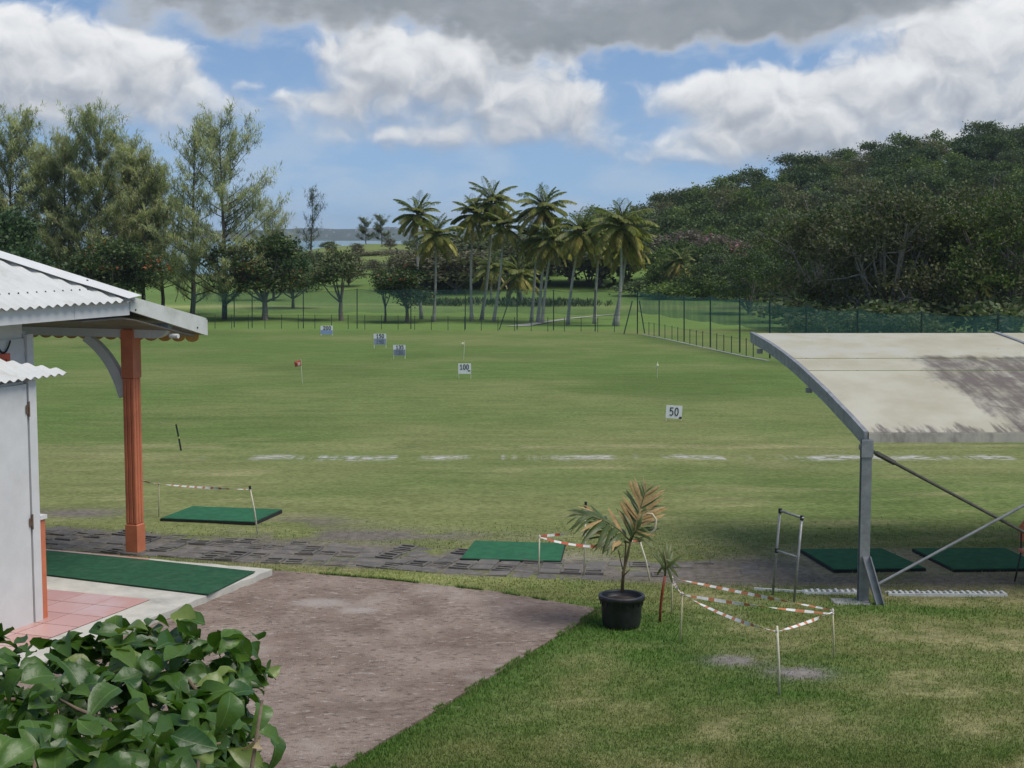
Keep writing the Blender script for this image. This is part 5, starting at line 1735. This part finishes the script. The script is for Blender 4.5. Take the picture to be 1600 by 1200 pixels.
# ================================================================== distance boards and flags
INK = surf('black_lettering', (.02, .025, .045), .6)
GLYPH = {
    '0': [[(.5 + .36 * math.sin(a), .5 + .48 * math.cos(a)) for a in [i * math.pi / 8 for i in range(17)]]],
    '1': [[(.22, .72), (.52, .97), (.52, .03)], [(.25, .03), (.8, .03)]],
    '2': [[(.14, .74), (.25, .93), (.5, .98), (.78, .88), (.82, .66), (.6, .40), (.15, .04), (.86, .04)]],
    '3': [[(.16, .88), (.45, .98), (.76, .86), (.76, .64), (.44, .53), (.8, .42), (.82, .16), (.5, .02), (.14, .12)]],
    '5': [[(.84, .96), (.26, .96), (.22, .58), (.5, .64), (.8, .50), (.82, .2), (.55, .03), (.16, .08)]],
}
def strokes(mb, o, ux, uz, nrm, text, w, h, th, gap=.12):
    """hand painted figures as thin raised strokes in the board plane"""
    cw = w / (len(text) + gap * (len(text) - 1))
    for i, ch in enumerate(text):
        base = o + ux * cw * (1 + gap) * i
        for pl in GLYPH[ch]:
            P = [base + ux * cw * x + uz * h * z for x, z in pl]
            for a, b_ in zip(P[:-1], P[1:]):
                d = (b_ - a).normalized(); s = d.cross(nrm).normalized() * th / 2
                e = d * th * .35
                mb.prism([a - e - s, b_ + e - s, b_ + e + s, a - e + s], nrm * .004)
def board(cpx, size_px, base_y, text, lab, split=None, txt=(.16, .25, .70, .60), low=(.28, .34, .46), tilt=0.0, spot=None, low_text=False):
    """cpx: top-left of the board, size_px: its width and height, base_y: where its legs stand"""
    x0, y0 = cpx; w_, h_ = size_px
    g = gp(x0 + w_ / 2, base_y)
    Y = g.y
    a, b_, c = at(x0, y0, Y), at(x0 + w_, y0 + tilt, Y), at(x0, y0 + h_, Y)
    ux = (b_ - a); W = ux.length; ux.normalize(); uz = Vector((0, 0, 1)) - ux * ux.z; uz.normalize()
    H = a.z - c.z
    nrm = Vector((0, -1, 0))
    t = thing('distance_board', lab, 'sign', g, 'distance boards on the range')
    PW_ = surf('board_white_' + text, (.76, .77, .76), .5, .05, 3, 0, 40, (.5, .5, .48), .3, 3)
    o = c
    pn = MB().obox(o, ux * W, Vector((0, .03, 0)), uz * H).build('panel', PW_, t)
    if split:
        MB().obox(o + nrm * .006 + ux * .01, ux * (W - .02), Vector((0, .003, 0)), uz * H * split).build('lower_panel', surf('board_blue_' + text, low, .6, .15, 6), t)
    mb = MB()
    strokes(mb, o + ux * W * txt[0] + uz * H * txt[1] + nrm * .0085, ux, uz, nrm, text, W * txt[2], H * txt[3], W * .055)
    mb.build('figures', INK, pn)
    if low_text:
        mb = MB()
        strokes(mb, o + ux * W * .2 + uz * H * .10 + nrm * .0085, ux, uz, nrm, text, W * .6, H * .34, W * .05)
        mb.build('faded_figures', surf('faded_ink_' + text, (.16, .19, .28), .7), t)
    if spot:
        MB().prism([o + ux * W * x + uz * H * z + nrm * .006 for x, z in spot], nrm * .004).build('painted_mark', INK, pn)
    for f in (.03, .97):
        p = o + ux * W * f + Vector((0, .015, 0))
        gz = hz(p.x, p.y)
        MB().tube([Vector((p.x, p.y, gz - .1)), p + uz * .02], .018 * max(Y / 60, 1), 6).build('leg', surf('cream_leg', (.55, .52, .36), .6), t)
    return t
def build_boards():
    board((1040, 633), (25, 20), 658, '50', 'nearest white board reading 50', None, (.20, .22, .60, .62), tilt=1.5, spot=[(.80, 0), (1.0, .0), (1.0, .16), (.86, .16)])
    board((716, 568), (20, 16), 592, '100', 'white board reading 100 below the pale yellow flag', None, (.12, .42, .72, .48), spot=[(.76, .24), (.95, .24), (.95, .34), (.76, .34)])
    board((614.5, 539), (19, 16.5), 561, '135', 'grey and white board reading 135, right of the 150 one', .56, (.22, .60, .64, .36), (.23, .26, .32), low_text=True)
    board((584, 521.5), (19.5, 17), 544, '150', 'grey and white board reading 150, upper left of the 135 one', .56, (.20, .60, .64, .36), (.27, .31, .39), low_text=True)
    board((501, 509), (19, 13.5), 524.5, '200', 'farthest board, white over blue, reading 200 by the fence', .50, (.20, .54, .66, .40), (.25, .34, .52))
build_boards()

def build_flags():
    def flag(bpx, tpx, pts, col, lab, two=None):
        g = gp(*bpx); Y = g.y
        top = at(tpx[0], tpx[1], Y)
        t = thing('range_flag', lab, 'flag', g, 'target flags on the range')
        MB().tube([g - UP * .1, top], .014 * max(Y / 55, 1), 6).build('pole', surf('flag_pole', (.50, .50, .36), .5), t)
        # cloth with a soft fold
        P = [at(x, y, Y) for x, y in pts]
        c = sum(P, Vector()) / len(P)
        V, Fc = [], []
        n = len(P)
        V = [p + Vector((0, -.03 - .05 * math.sin(i * 1.7), 0)) for i, p in enumerate(P)] + [c + Vector((0, -.10, 0))]
        Fc = [(i, (i + 1) % n, n) for i in range(n)]
        o = MB().add(V, Fc).build('cloth', surf('flag_cloth_' + bpx.__repr__(), col, .8, .12, 8), t)
        o.modifiers.new('t', 'SOLIDIFY').thickness = .012
        if two:
            q = [at(x, y, Y) + Vector((0, -.13, 0)) for x, y in two]
            MB().prism(q, (0, -.006, 0)).build('pale_panel', surf('flag_pale', (.62, .42, .36), .8), t)
    flag((472.5, 599), (470, 561), [(460, 565), (470, 562), (471, 571), (461, 573)], (.55, .10, .07), 'red flag with pale panel on the left of the range', [(465.5, 566), (469.5, 565), (470, 570), (466, 571)])
    flag((724, 562), (726, 533), [(720.5, 536), (726, 534), (725.5, 539.5), (720, 541.5)], (.72, .70, .42), 'pale yellow flag above the 100 board')
    flag((1027, 590), (1027.5, 565), [(1023, 576), (1027, 566), (1029, 571), (1027, 574)], (.72, .74, .45), 'drooping pale yellow flag right of the middle')
build_flags()

# ================================================================== fence with netting
def build_fence():
    GP = surf('dark_green_post', (.022, .045, .034), .6)
    def net_mat(name, op, col):
        m, b, out = new_mat(name)
        df = b.node('ShaderNodeBsdfDiffuse'); df.inputs[0].default_value = (*col, 1)
        tr = b.node('ShaderNodeBsdfTransparent')
        mx = b.node('ShaderNodeMixShader')
        n = b.noise(b.obj(), .6, 4.0)
        b.put(mx.inputs[0], b.smooth(n, .2, .8, op * .75, op * 1.25))
        b.nt.links.new(tr.outputs[0], mx.inputs[1]); b.nt.links.new(df.outputs[0], mx.inputs[2])
        b.nt.links.new(mx.outputs[0], out.inputs[0])
        return m
    N1, N2 = net_mat('thin_net', .26, (.06, .14, .14)), net_mat('dense_net', .50, (.11, .22, .19))
    left = [(300, 511, 456), (366, 511.5, 455), (394, 512, 455), (474, 513, 454), (558, 513.5, 451), (642, 514, 451), (727, 514.5, 451), (808, 515, 451), (865, 516, 453), (930, 518, 453), (996, 521, 453)]
    right = [(996, 521, 453), (1030, 525, 457), (1069, 534, 460), (1110, 542.6, 462), (1156, 551, 464), (1203, 560, 470), (1260, 570, 477), (1340, 580, 482), (1440, 588, 486), (1560, 594, 489), (1700, 598, 492)]
    def run(P, lab, mat, half):
        pts = [gp(x, y) for x, y, _ in P]
        tops = [at(x, ty, g.y) for (x, _, ty), g in zip(P, pts)]
        t = thing('net_fence', lab, 'fence', pts[0])
        for g, tp in zip(pts, tops):
            MB().tube([g - UP * .3, tp], .05, 7).build('post', GP, t)
        V, Fc = [], []
        for g, tp in zip(pts, tops):
            V += [g.lerp(tp, half), tp - UP * .05]
        # sagging top line between posts
        VV = []
        for i in range(len(pts) - 1):
            for j in range(6):
                s = j / 6
                lo = V[2 * i].lerp(V[2 * i + 2], s); hi = V[2 * i + 1].lerp(V[2 * i + 3], s)
                k = 4 * s * (1 - s)
                VV += [lo - UP * .12 * k, hi - UP * .15 * k]
        VV += [V[-2], V[-1]]
        for i in range(len(VV) // 2 - 1):
            Fc.append((2 * i, 2 * i + 2, 2 * i + 3, 2 * i + 1))
        MB().add(VV, Fc).build('net', mat, t)
        MB().tube([VV[2 * i + 1] for i in range(len(VV) // 2)], .015, 5).build('top_wire', GP, t)
        return t
    tl = run(left, 'long green net fence along the back of the range', N1, .42)
    tr = run(right, 'teal net fence coming forward on the right of the range', N2, .50)
    for root, bpx, tpx, Yr in ((tl, (779, 515), (798, 462), 0), (tr, (974, 522), (988, 470), 0), (tr, (1008, 521), (999, 470), 0)):
        g = gp(*bpx); MB().tube([g - UP * .2, at(tpx[0], tpx[1], g.y + .4)], .05, 6).build('brace', GP, root)
    # low wire fence before it
    lx = [(310 + 26 * k, 512.5 + (x_ := 310 + 26 * k) * 0 + max(0, (x_ - 500)) * .012) for k in range(26)]
    low = thing('wire_fence', 'low wire fence of thin posts along the back of the range', 'fence', gp(*lx[0]))
    prev = None
    for x, y in lx:
        g = gp(x, y + 1.0); tp = at(x, y - 21, g.y)
        MB().tube([g - UP * .2, tp], .032, 6).build('post', GP, low)
        if prev is not None:
            MB().tube([prev[1] - UP * .1, tp - UP * .1], .010, 4).build('wire', GP, low)
        prev = (g, tp)
    rx = [(996, 521), (1014, 523), (1022, 524.5), (1039, 528), (1050, 530.5), (1059, 533), (1078, 537), (1088, 539.5), (1098, 541.5), (1120, 546), (1131, 548.5), (1143, 551), (1166, 555.5), (1177, 558)]
    low2 = thing('wire_fence', 'low fence of close thin posts beside the teal net', 'fence', gp(*rx[0]))
    prev = None
    for x, y in rx:
        g = gp(x, y + 1.0); tp = at(x, y - 19 - (x - 996) * .05, g.y)
        MB().tube([g - UP * .2, tp], .028, 6).build('post', GP, low2)
        if prev is not None:
            MB().tube([prev[1] - UP * .1, tp - UP * .1], .008, 4).build('wire', GP, low2)
        prev = (g, tp)
    # pale kerb under the right fence
    V, Fc = [], []
    K = [gp(x, y) for x, y in ((1005, 523.5), (1040, 530), (1080, 539), (1120, 548), (1160, 556.5), (1200, 564))]
    mb = MB()
    for a, b_ in zip(K[:-1], K[1:]):
        d = (b_ - a).normalized(); nr = Vector((-d.y, d.x, 0))
        mb.obox(a - nr * .12 - UP * .15, b_ - a, nr * .24, UP * .18)
    tag(mb.build('kerb', surf('dull_concrete', (.30, .30, .25), .9, .2, 1.0)), 'pale concrete kerb under the teal net fence', kind='structure')
    # sandy cart path beyond the palms
    P = [gp(x, y) for x, y in ((798, 510), (812, 509.5), (850, 504), (890, 498), (930, 494), (965, 491))]
    V, Fc = [], []
    for i, p in enumerate(P):
        d = (P[min(i + 1, len(P) - 1)] - P[max(i - 1, 0)]).normalized(); nr = Vector((-d.y, d.x, 0))
        w = (1.3, 1.2, .5, .45, .4, .3)[i]
        for s in (-1, 1):
            q = p + nr * w * s
            V.append((q.x, q.y, hz(q.x, q.y) + .05))
    for i in range(len(P) - 1):
        Fc.append((2 * i, 2 * i + 2, 2 * i + 3, 2 * i + 1))
    tag(MB().add(V, Fc).build('cart_path', surf('sandy_path', (.34, .33, .28), .95, .15, 1.0)), 'pale cart path curving past the palms', kind='structure')
build_fence()

# ================================================================== boat on the bay
def build_boat():
    Y = 22.0 * FPX / (417 - HORIZON)
    c = at(270, 417, Y); c.z = SEA_Z
    t = thing('motor_boat', 'white motor boat with red hull on the bay', 'boat', c)
    L = 9.6
    secs = []
    for u, w, zb, zt in ((-.5, 1.1, -.2, 1.1), (-.2, 1.35, -.3, 1.1), (.2, 1.3, -.3, 1.25), (.42, .7, -.2, 1.5), (.52, .05, .2, 1.75)):
        x = c.x - u * L
        secs.append([(x, c.y - w, c.z + zt), (x, c.y - w * .75, c.z + .12), (x, c.y, c.z + zb), (x, c.y + w * .75, c.z + .12), (x, c.y + w, c.z + zt)])
    V = [p for s in secs for p in s]
    Fc = []
    for i in range(len(secs) - 1):
        for j in range(4):
            Fc.append((i * 5 + j, i * 5 + 5 + j, i * 5 + 6 + j, i * 5 + j + 1))
        Fc.append((i * 5 + 4, i * 5 + 9, i * 5 + 5, i * 5))
    Fc.append((0, 1, 2, 3, 4))
    WB = surf('boat_white', (.80, .79, .78), .4)
    MB().add(V, Fc).build('hull', WB, t)
    mb = MB()
    for i in range(3):
        for s in (1, -1):
            a, b_ = secs[i], secs[i + 1]
            k0, k1 = (0, 1) if s == 1 else (4, 3)
            q = [Vector(a[k0]).lerp(Vector(a[k1]), .45), Vector(b_[k0]).lerp(Vector(b_[k1]), .45), Vector(b_[k1]), Vector(a[k1])]
            mb.prism([p + Vector((0, -.02 * s, 0)) for p in q], (0, -.03 * s, 0))
    mb.build('red_stripe', surf('boat_red', (.50, .05, .05), .4), t)
    MB().chamfer((c.x + .3, c.y, c.z + 1.15), (3.6, 0, 0), (0, 1.8, 0), (0, 0, 1.2), .3).build('cabin', WB, t)
    MB().obox((c.x - 1.4, c.y - .95, c.z + 1.55), (3.2, 0, 0), (0, .05, 0), (0, 0, .45)).build('window', surf('boat_glass', (.03, .05, .07), .1), t)
build_boat()

# ================================================================== potted palm and young plant
LEAFLET = {}
def leaflet_mesh(key, mat):
    """long blade along +X, folded on its midrib and arching down; unit length"""
    if key in LEAFLET: return LEAFLET[key]
    V, Fc = [], []
    n = 6
    bend = {'green': .95, 'dry': .30, 'young': .8}[key]
    for i in range(n + 1):
        s = i / n
        w = .056 * (math.sin(math.pi * min(s * .92 + .08, 1)) ** .7) + .002
        x = s * (1 - .12 * bend * s); z = -bend * s * s * .55
        V += [(x, -w, z - w * .35), (x, 0, z), (x, w, z - w * .35)]
    for i in range(n):
        for j in range(2):
            Fc.append((i * 3 + j, i * 3 + 3 + j, i * 3 + 4 + j, i * 3 + 1 + j))
    me = MB().add(V, Fc).mesh('leaflet', mat, smooth=True)
    LEAFLET[key] = me
    return me
PG = leaf_mat('potted_palm_green', .25, .4, spec=.4, base=((.050, .095, .026), (.10, .145, .042), (.18, .13, .05)))
PD = leaf_mat('potted_palm_dry', .25, .6, base=((.42, .27, .11), (.56, .42, .22), (.26, .13, .05)))
PY = leaf_mat('young_plant_leaf', .3, .4, spec=.4, base=((.085, .13, .035), (.14, .17, .055), (.24, .22, .10)))
STEM = surf('olive_stem', (.13, .125, .05), .6, .2, 10)
def pframe(x, y, base, dy=0.0):
    """photo point at the plant's depth, pushed dy metres back"""
    return at(x, y, base.y + dy)
def frond_of(root, pts, n, ll, mats, seed, up=UP, spread=.9, stem_m=None, dryf=0.0, start=.25):
    r = random.Random(seed)
    o = MB().tube(pts, list(np.linspace(.012, .004, len(pts))), 6).build('frond', stem_m or STEM, root, True)
    off = OFF[root.name]
    # resample the midrib
    seg = [0.0]
    for a, b_ in zip(pts[:-1], pts[1:]): seg.append(seg[-1] + (b_ - a).length)
    def pt(u):
        d = u * seg[-1]
        i = max(j for j in range(len(seg) - 1) if seg[j] <= d + 1e-9)
        return pts[i].lerp(pts[i + 1], (d - seg[i]) / (seg[i + 1] - seg[i])), (pts[i + 1] - pts[i]).normalized()
    for k in range(n):
        u = start + (1 - start) * (k + .5) / n
        p, t = pt(min(u, .999))
        for sgn in (-1, 1):
            side = t.cross(up).normalized() * sgn
            ang = spread * (1.05 - .55 * u) + r.uniform(-.12, .12)
            d = (t * math.cos(ang) + side * math.sin(ang)).normalized()
            nz = (up - d * up.dot(d)).normalized()
            yv = nz.cross(d)
            dry = r.random() < dryf
            key, m = mats[1] if dry else mats[0]
            lf = bpy.data.objects.new('leaflet', leaflet_mesh(key, m)); COL.objects.link(lf); lf.parent = o
            L = ll * (math.sin(math.pi * (u * .75 + .2)) ** .6) * r.uniform(.85, 1.15)
            M = Matrix((d, yv, nz)).transposed().to_4x4() @ Matrix.Rotation(r.uniform(-.35, .35), 4, 'X')
            M = Matrix.Translation(p - off) @ M @ Matrix.Diagonal((L, L, L, 1))
            lf.matrix_local = M
    return o
def build_plants():
    g = gp(971, 979)
    root = thing('potted_palm', 'palm with half dried fronds in a black plastic pot', 'potted plant', g)
    POT = surf('black_plastic_pot', (.020, .021, .024), .45, .3, 8, .1, 30, (.06, .055, .05), .5, 5)
    h = at(971, 930, g.y).z - g.z
    h = .40
    ro, ri = .285, .215
    pot = MB().lathe(g, [(0, .0), (ri, .0), (ri + .02, .05), (ro - .03, h - .07), (ro - .028, h - .065), (ro, h - .06), (ro, h - .012), (ro - .006, h), (ro - .035, h), (ro - .04, h - .02), (ro - .055, h - .09), (0, h - .09)], 32).build('pot', POT, root, True)
    mb = MB()
    for k in range(18):
        a = k * 2 * math.pi / 18
        mb.obox(g + Vector((math.cos(a) * (ro - .03), math.sin(a) * (ro - .03), h - .12)), Vector((-math.sin(a), math.cos(a), 0)) * .01, Vector((math.cos(a), math.sin(a), 0)) * .012, UP * .06)
    mb.build('rib', POT, pot)
    MB().lathe(g, [(ro - .052, h - .075), (ro * .5, h - .055), (0, h - .05)], 24).build('soil', surf('potting_soil', (.045, .032, .024), 1.0, .4, 20, .8, 40), pot, True)
    P = lambda x, y, dy=0.0: pframe(x, y, g, dy)
    green, dry = ('green', PG), ('dry', PD)
    # stems
    for pts, rad in (([P(972, 926), P(974, 895), P(981, 865), P(986, 843)], .022), ([P(971, 926, .03), P(975, 893, .04), P(977, 866, .05), P(978, 845, .05)], .014), ([P(974, 900, -.02), P(984, 890, -.04)], .009), ([P(973, 890, .02), P(966, 860, .05)], .007)):
        MB().tube(pts, [rad, rad * .9, rad * .75, rad * .6][:len(pts)], 7).build('stem', surf('brown_stem', (.14, .105, .05), .7, .25, 12), root, True)
    mats = (green, dry)
    tofront = Vector((0, -.75, .65)).normalized()
    # upright frond, mostly dried
    frond_of(root, [P(986, 846), P(993, 822), P(1000, 797, .03), P(1006, 776, .05), P(1010, 764, .05)], 17, .38, (dry, green), 1, tofront, .95, dryf=.5, start=.12)
    # left arching frond
    frond_of(root, [P(985, 846), P(968, 828, -.03), P(948, 815, -.08), P(925, 806, -.12), P(905, 805, -.16)], 18, .48, mats, 2, (UP + Vector((.3, -.35, 0))).normalized(), 1.15, dryf=.08, start=.08)
    # short right frond, lower left frond, back frond
    frond_of(root, [P(985, 846), P(992, 832, -.08), P(1001, 822, -.16)], 7, .30, mats, 3, tofront, .9, dryf=.1, start=.1)
    frond_of(root, [P(982, 848), P(965, 838, -.1), P(950, 840, -.2), P(941, 849, -.26)], 8, .30, mats, 4, (UP + Vector((0, -.6, 0))).normalized(), .9, dryf=.25, start=.15)
    frond_of(root, [P(984, 845), P(996, 815, .15), P(1012, 795, .3), P(1022, 790, .4)], 8, .28, mats, 5, tofront, .9, dryf=.5, start=.3)
    frond_of(root, [P(978, 848), P(955, 828, .12), P(928, 798, .25), P(915, 794, .3)], 9, .30, mats, 6, (UP + Vector((.2, -.5, 0))).normalized(), .9, dryf=.15, start=.3)
    # bleached curled stalk on the right
    pts = [P(1010, 803, -.05), P(1019, 803, -.06), P(1025, 812, -.07), P(1024, 826, -.07), P(1015, 836, -.06), P(1001, 840)]
    MB().tube(pts, [.012, .014, .015, .015, .014, .010], 7).build('curled_stalk', surf('bleached_stalk', (.58, .50, .33), .6), root, True)
    # young plant with red stem
    g2 = gp(1031, 972)
    r2 = thing('young_plant', 'young leafy plant on a red stem right of the black pot', 'plant', g2)
    P = lambda x, y, dy=0.0: pframe(x, y, g2, dy)
    MB().tube([g2 - UP * .05, P(1032, 950), P(1035, 925), P(1039, 900)], [.014, .016, .018, .015], 8).build('stem', surf('red_stem', (.22, .045, .02), .5, .3, 8), r2, True)
    MB().tube([P(1039, 900), P(1041, 880), P(1037, 860)], [.014, .012, .006], 7).build('stem', STEM, r2, True)
    me = leaflet_mesh('young', PY)
    r = random.Random(12)
    for k, (x, y, dx, dz, L) in enumerate(((1038, 880, -.25, 1.0, .26), (1039, 884, .25, 1.0, .30), (1040, 886, .05, 1.0, .34), (1039, 888, -.45, .8, .24), (1041, 888, .5, .75, .28), (1041, 880, .75, -.6, .26), (1042, 886, .45, -.9, .24), (1037, 884, -.6, -.7, .20), (1040, 892, .3, .9, .28), (1039, 894, -.3, .9, .26), (1041, 874, .55, -.2, .24))):
        lf = bpy.data.objects.new('leaf', me); COL.objects.link(lf); lf.parent = r2
        d = Vector((dx, r.uniform(-.5, .3), dz)).normalized()
        nz = (Vector((0, -.8, .6)) - d * d.dot(Vector((0, -.8, .6)))).normalized()
        M = Matrix((d, nz.cross(d), nz)).transposed().to_4x4()
        lf.matrix_local = Matrix.Translation(P(x, y) - g2) @ M @ Matrix.Diagonal((L, L * 1.35, L, 1))
build_plants()

# ================================================================== hedge in the foreground
def build_hedge():
    X0, X1, Y0, Y1, ZT = -1.75, -.74, 3.3, 4.40, 3.62
    root = thing('hedge', 'clipped hedge of large glossy green leaves at lower left', 'hedge', ((X0 + X1) / 2, (Y0 + Y1) / 2, 2.95))
    off = OFF[root.name]
    m, b, out = new_mat('hedge_leaf')
    info = b.node('ShaderNodeObjectInfo')
    uv = b.node('ShaderNodeTexCoord').outputs['Object']
    s = b.sep(uv)
    c = b.mix(info.outputs['Random'], (.026, .078, .011), (.105, .190, .028))
    pale = b.smooth(info.outputs['Random'], .90, .94)
    c = b.mix(b.m('MULTIPLY', pale, .6), c, (.24, .28, .07))
    # paler midrib and side veins, blotches
    vein = b.smooth(b.m('ABSOLUTE', s[1]), .016, .004)
    sv = b.m('ABSOLUTE', b.m('SUBTRACT', b.m('FRACT', b.m('MULTIPLY', b.m('SUBTRACT', s[0], b.m('MULTIPLY', b.m('ABSOLUTE', s[1]), .8)), 7.0)), .5))
    c = b.mix(b.m('MULTIPLY', b.m('MAXIMUM', vein, b.smooth(sv, .46, .5, 0, .6)), .6), c, (.17, .25, .09))
    pos = b.node('ShaderNodeNewGeometry').outputs['Position']
    c = b.mix(b.smooth(b.noise(pos, 14.0, 5.0, .6), .5, .75, 0, .45), c, (.05, .06, .025))
    p = b.node('ShaderNodeBsdfPrincipled')
    b.put(p.inputs['Base Color'], c); p.inputs['Roughness'].default_value = .36; p.inputs['Specular IOR Level'].default_value = .5
    b.put(p.inputs['Normal'], b.bump(b.noise(pos, 60, 3.0), .15, .01))
    tr = b.node('ShaderNodeBsdfTranslucent'); b.put(tr.inputs[0], b.mix(1.0, c, (1.5, 1.7, .8), 'MULTIPLY'))
    mx = b.node('ShaderNodeMixShader'); mx.inputs[0].default_value = .25
    b.nt.links.new(p.outputs[0], mx.inputs[1]); b.nt.links.new(tr.outputs[0], mx.inputs[2]); b.nt.links.new(mx.outputs[0], out.inputs[0])
    dry = leaf_mat('hedge_dry_leaf', .3, .6, base=((.42, .30, .15), (.50, .40, .24), (.25, .15, .07)))
    def leaf(seed, mat, curl=.25, wide=.36):
        r = random.Random(seed)
        n = 7
        V, Fc = [], []
        for i in range(n + 1):
            s_ = i / n
            w = wide * (math.sin(math.pi * min(s_ ** .70, 1)) ** .9) * (1 if i not in (0, n) else 0) + .004
            w *= 1 + r.uniform(-.06, .06)
            z = curl * (s_ * (1 - s_) * 1.2 - .55 * s_ * s_)
            fold = .35 + .25 * r.random()
            wv = .03 * math.sin(9 * s_ + seed)
            V += [(s_, -w, z + w * fold + wv), (s_, 0, z), (s_, w, z + w * fold - wv)]
        for i in range(n):
            for j in range(2):
                Fc.append((i * 3 + j, i * 3 + 3 + j, i * 3 + 4 + j, i * 3 + 1 + j))
        return MB().add(V, Fc).mesh('leaf', mat, smooth=True)
    LM = [leaf(k, m, c_, w_) for k, (c_, w_) in enumerate(((.25, .29), (.45, .33), (.10, .26), (.6, .31), (-.2, .28), (.3, .35)))]
    LD = [leaf(20 + k, dry, 1.0, .2) for k in range(2)]
    r = random.Random(31)
    def top_z(x, y):
        return ZT + .05 * math.sin(x * 5.1) * math.cos(y * 4.3) + (.02 if x < -1.3 else 0)
    def place(o_list, n, depth_lo, depth_hi, smin, smax, me_list, nm, collect=None):
        k = 0
        while k < n:
            side = r.random()
            if side < .70:
                x, y = r.uniform(X0, X1), r.uniform(Y0, Y1)
                z = top_z(x, y) - r.uniform(depth_lo, depth_hi)
                base = Vector((r.uniform(-.5, .5), r.uniform(-.75, .35), 1.0))
            elif side < .88:
                y = r.uniform(Y0, Y1); x = X1 + r.uniform(-.10, .03) - depth_lo
                z = ZT - r.uniform(0, .5); base = Vector((1.0, r.uniform(-.8, .2), .55))
            else:
                x = r.uniform(X0, X1); y = Y1 + r.uniform(-.1, .02)
                z = ZT - r.uniform(-.02, .25); base = Vector((r.uniform(-.4, .4), .3, 1.0))
            nrm = (base + Vector((r.gauss(0, .38), r.gauss(0, .38), r.gauss(0, .25)))).normalized()
            d = Vector((r.gauss(0, 1), r.gauss(0, 1), r.gauss(-.25, .35)))
            d = (d - nrm * d.dot(nrm)).normalized()
            yv = nrm.cross(d)
            L = r.uniform(smin, smax)
            M = Matrix((d, yv, nrm)).transposed().to_4x4()
            M = Matrix.Translation(Vector((x, y, z)) - off) @ M @ Matrix.Diagonal((L, L, L, 1)) @ Matrix.Translation((-.4, 0, 0))
            me = r.choice(me_list)
            if collect is None:
                o = bpy.data.objects.new(nm, me); COL.objects.link(o); o.parent = root
                o.matrix_local = M
            else:
                collect.append((me, M))
            k += 1
    place(None, 296, -.035, .05, .055, .130, LM, 'leaf')
    place(None, 4, -.05, .0, .05, .08, LD, 'dry_leaf')
    inner = []
    place(None, 2300, .05, .50, .05, .11, LM, 'x', inner)
    mb = MB()
    for me, M in inner:
        mb.add([M @ v.co for v in me.vertices], [tuple(p.vertices) for p in me.polygons])
    o = link('inner_leaves', mb.mesh('inner_leaves', m, Vector(), True), root); o['kind'] = 'stuff'
    # twigs and stems
    TW = surf('hedge_twig', (.17, .125, .085), .85, .3, 20, .3)
    for k in range(46):
        x, y = r.uniform(X0 + .05, X1 - .05), r.uniform(Y0 + .05, Y1 - .05)
        a = Vector((x, y, 2.92)); b_ = a + Vector((r.gauss(0, .10), r.gauss(0, .10), .62 + r.uniform(-.2, .06)))
        MB().tube([a, a.lerp(b_, .5) + Vector((r.gauss(0, .03), r.gauss(0, .03), 0)), b_], [.010, .007, .004], 6).build('twig', TW, root, True)
    for k in range(26):
        a = Vector((r.uniform(X0, X1 - .1), r.uniform(Y0, Y1 - .1), ZT - r.uniform(.06, .14)))
        b_ = a + Vector((r.gauss(0, .14), r.gauss(0, .12), r.uniform(-.02, .07)))
        MB().tube([a, a.lerp(b_, .5) + UP * r.uniform(-.01, .02), b_], [.006, .005, .003], 6).build('twig', TW, root, True)
build_hedge()

# ================================================================== air between here and the far shore
def build_haze():
    m, b, out = new_mat('haze_air')
    v = b.node('ShaderNodeVolumePrincipled')
    v.inputs['Color'].default_value = (.72, .82, .95, 1)
    v.inputs['Density'].default_value = 0.0001
    v.inputs['Anisotropy'].default_value = 0.2
    b.nt.links.new(v.outputs[0], out.inputs['Volume'])
    z0, z1 = SEA_Z - 16, 78
    o = MB().obox((-3600, -60, z0), (7200, 0, 0), (0, 6960, 0), (0, 0, z1 - z0)).build('haze', m)
    tag(o, 'thin blue sea haze in the air', kind='stuff')
build_haze()
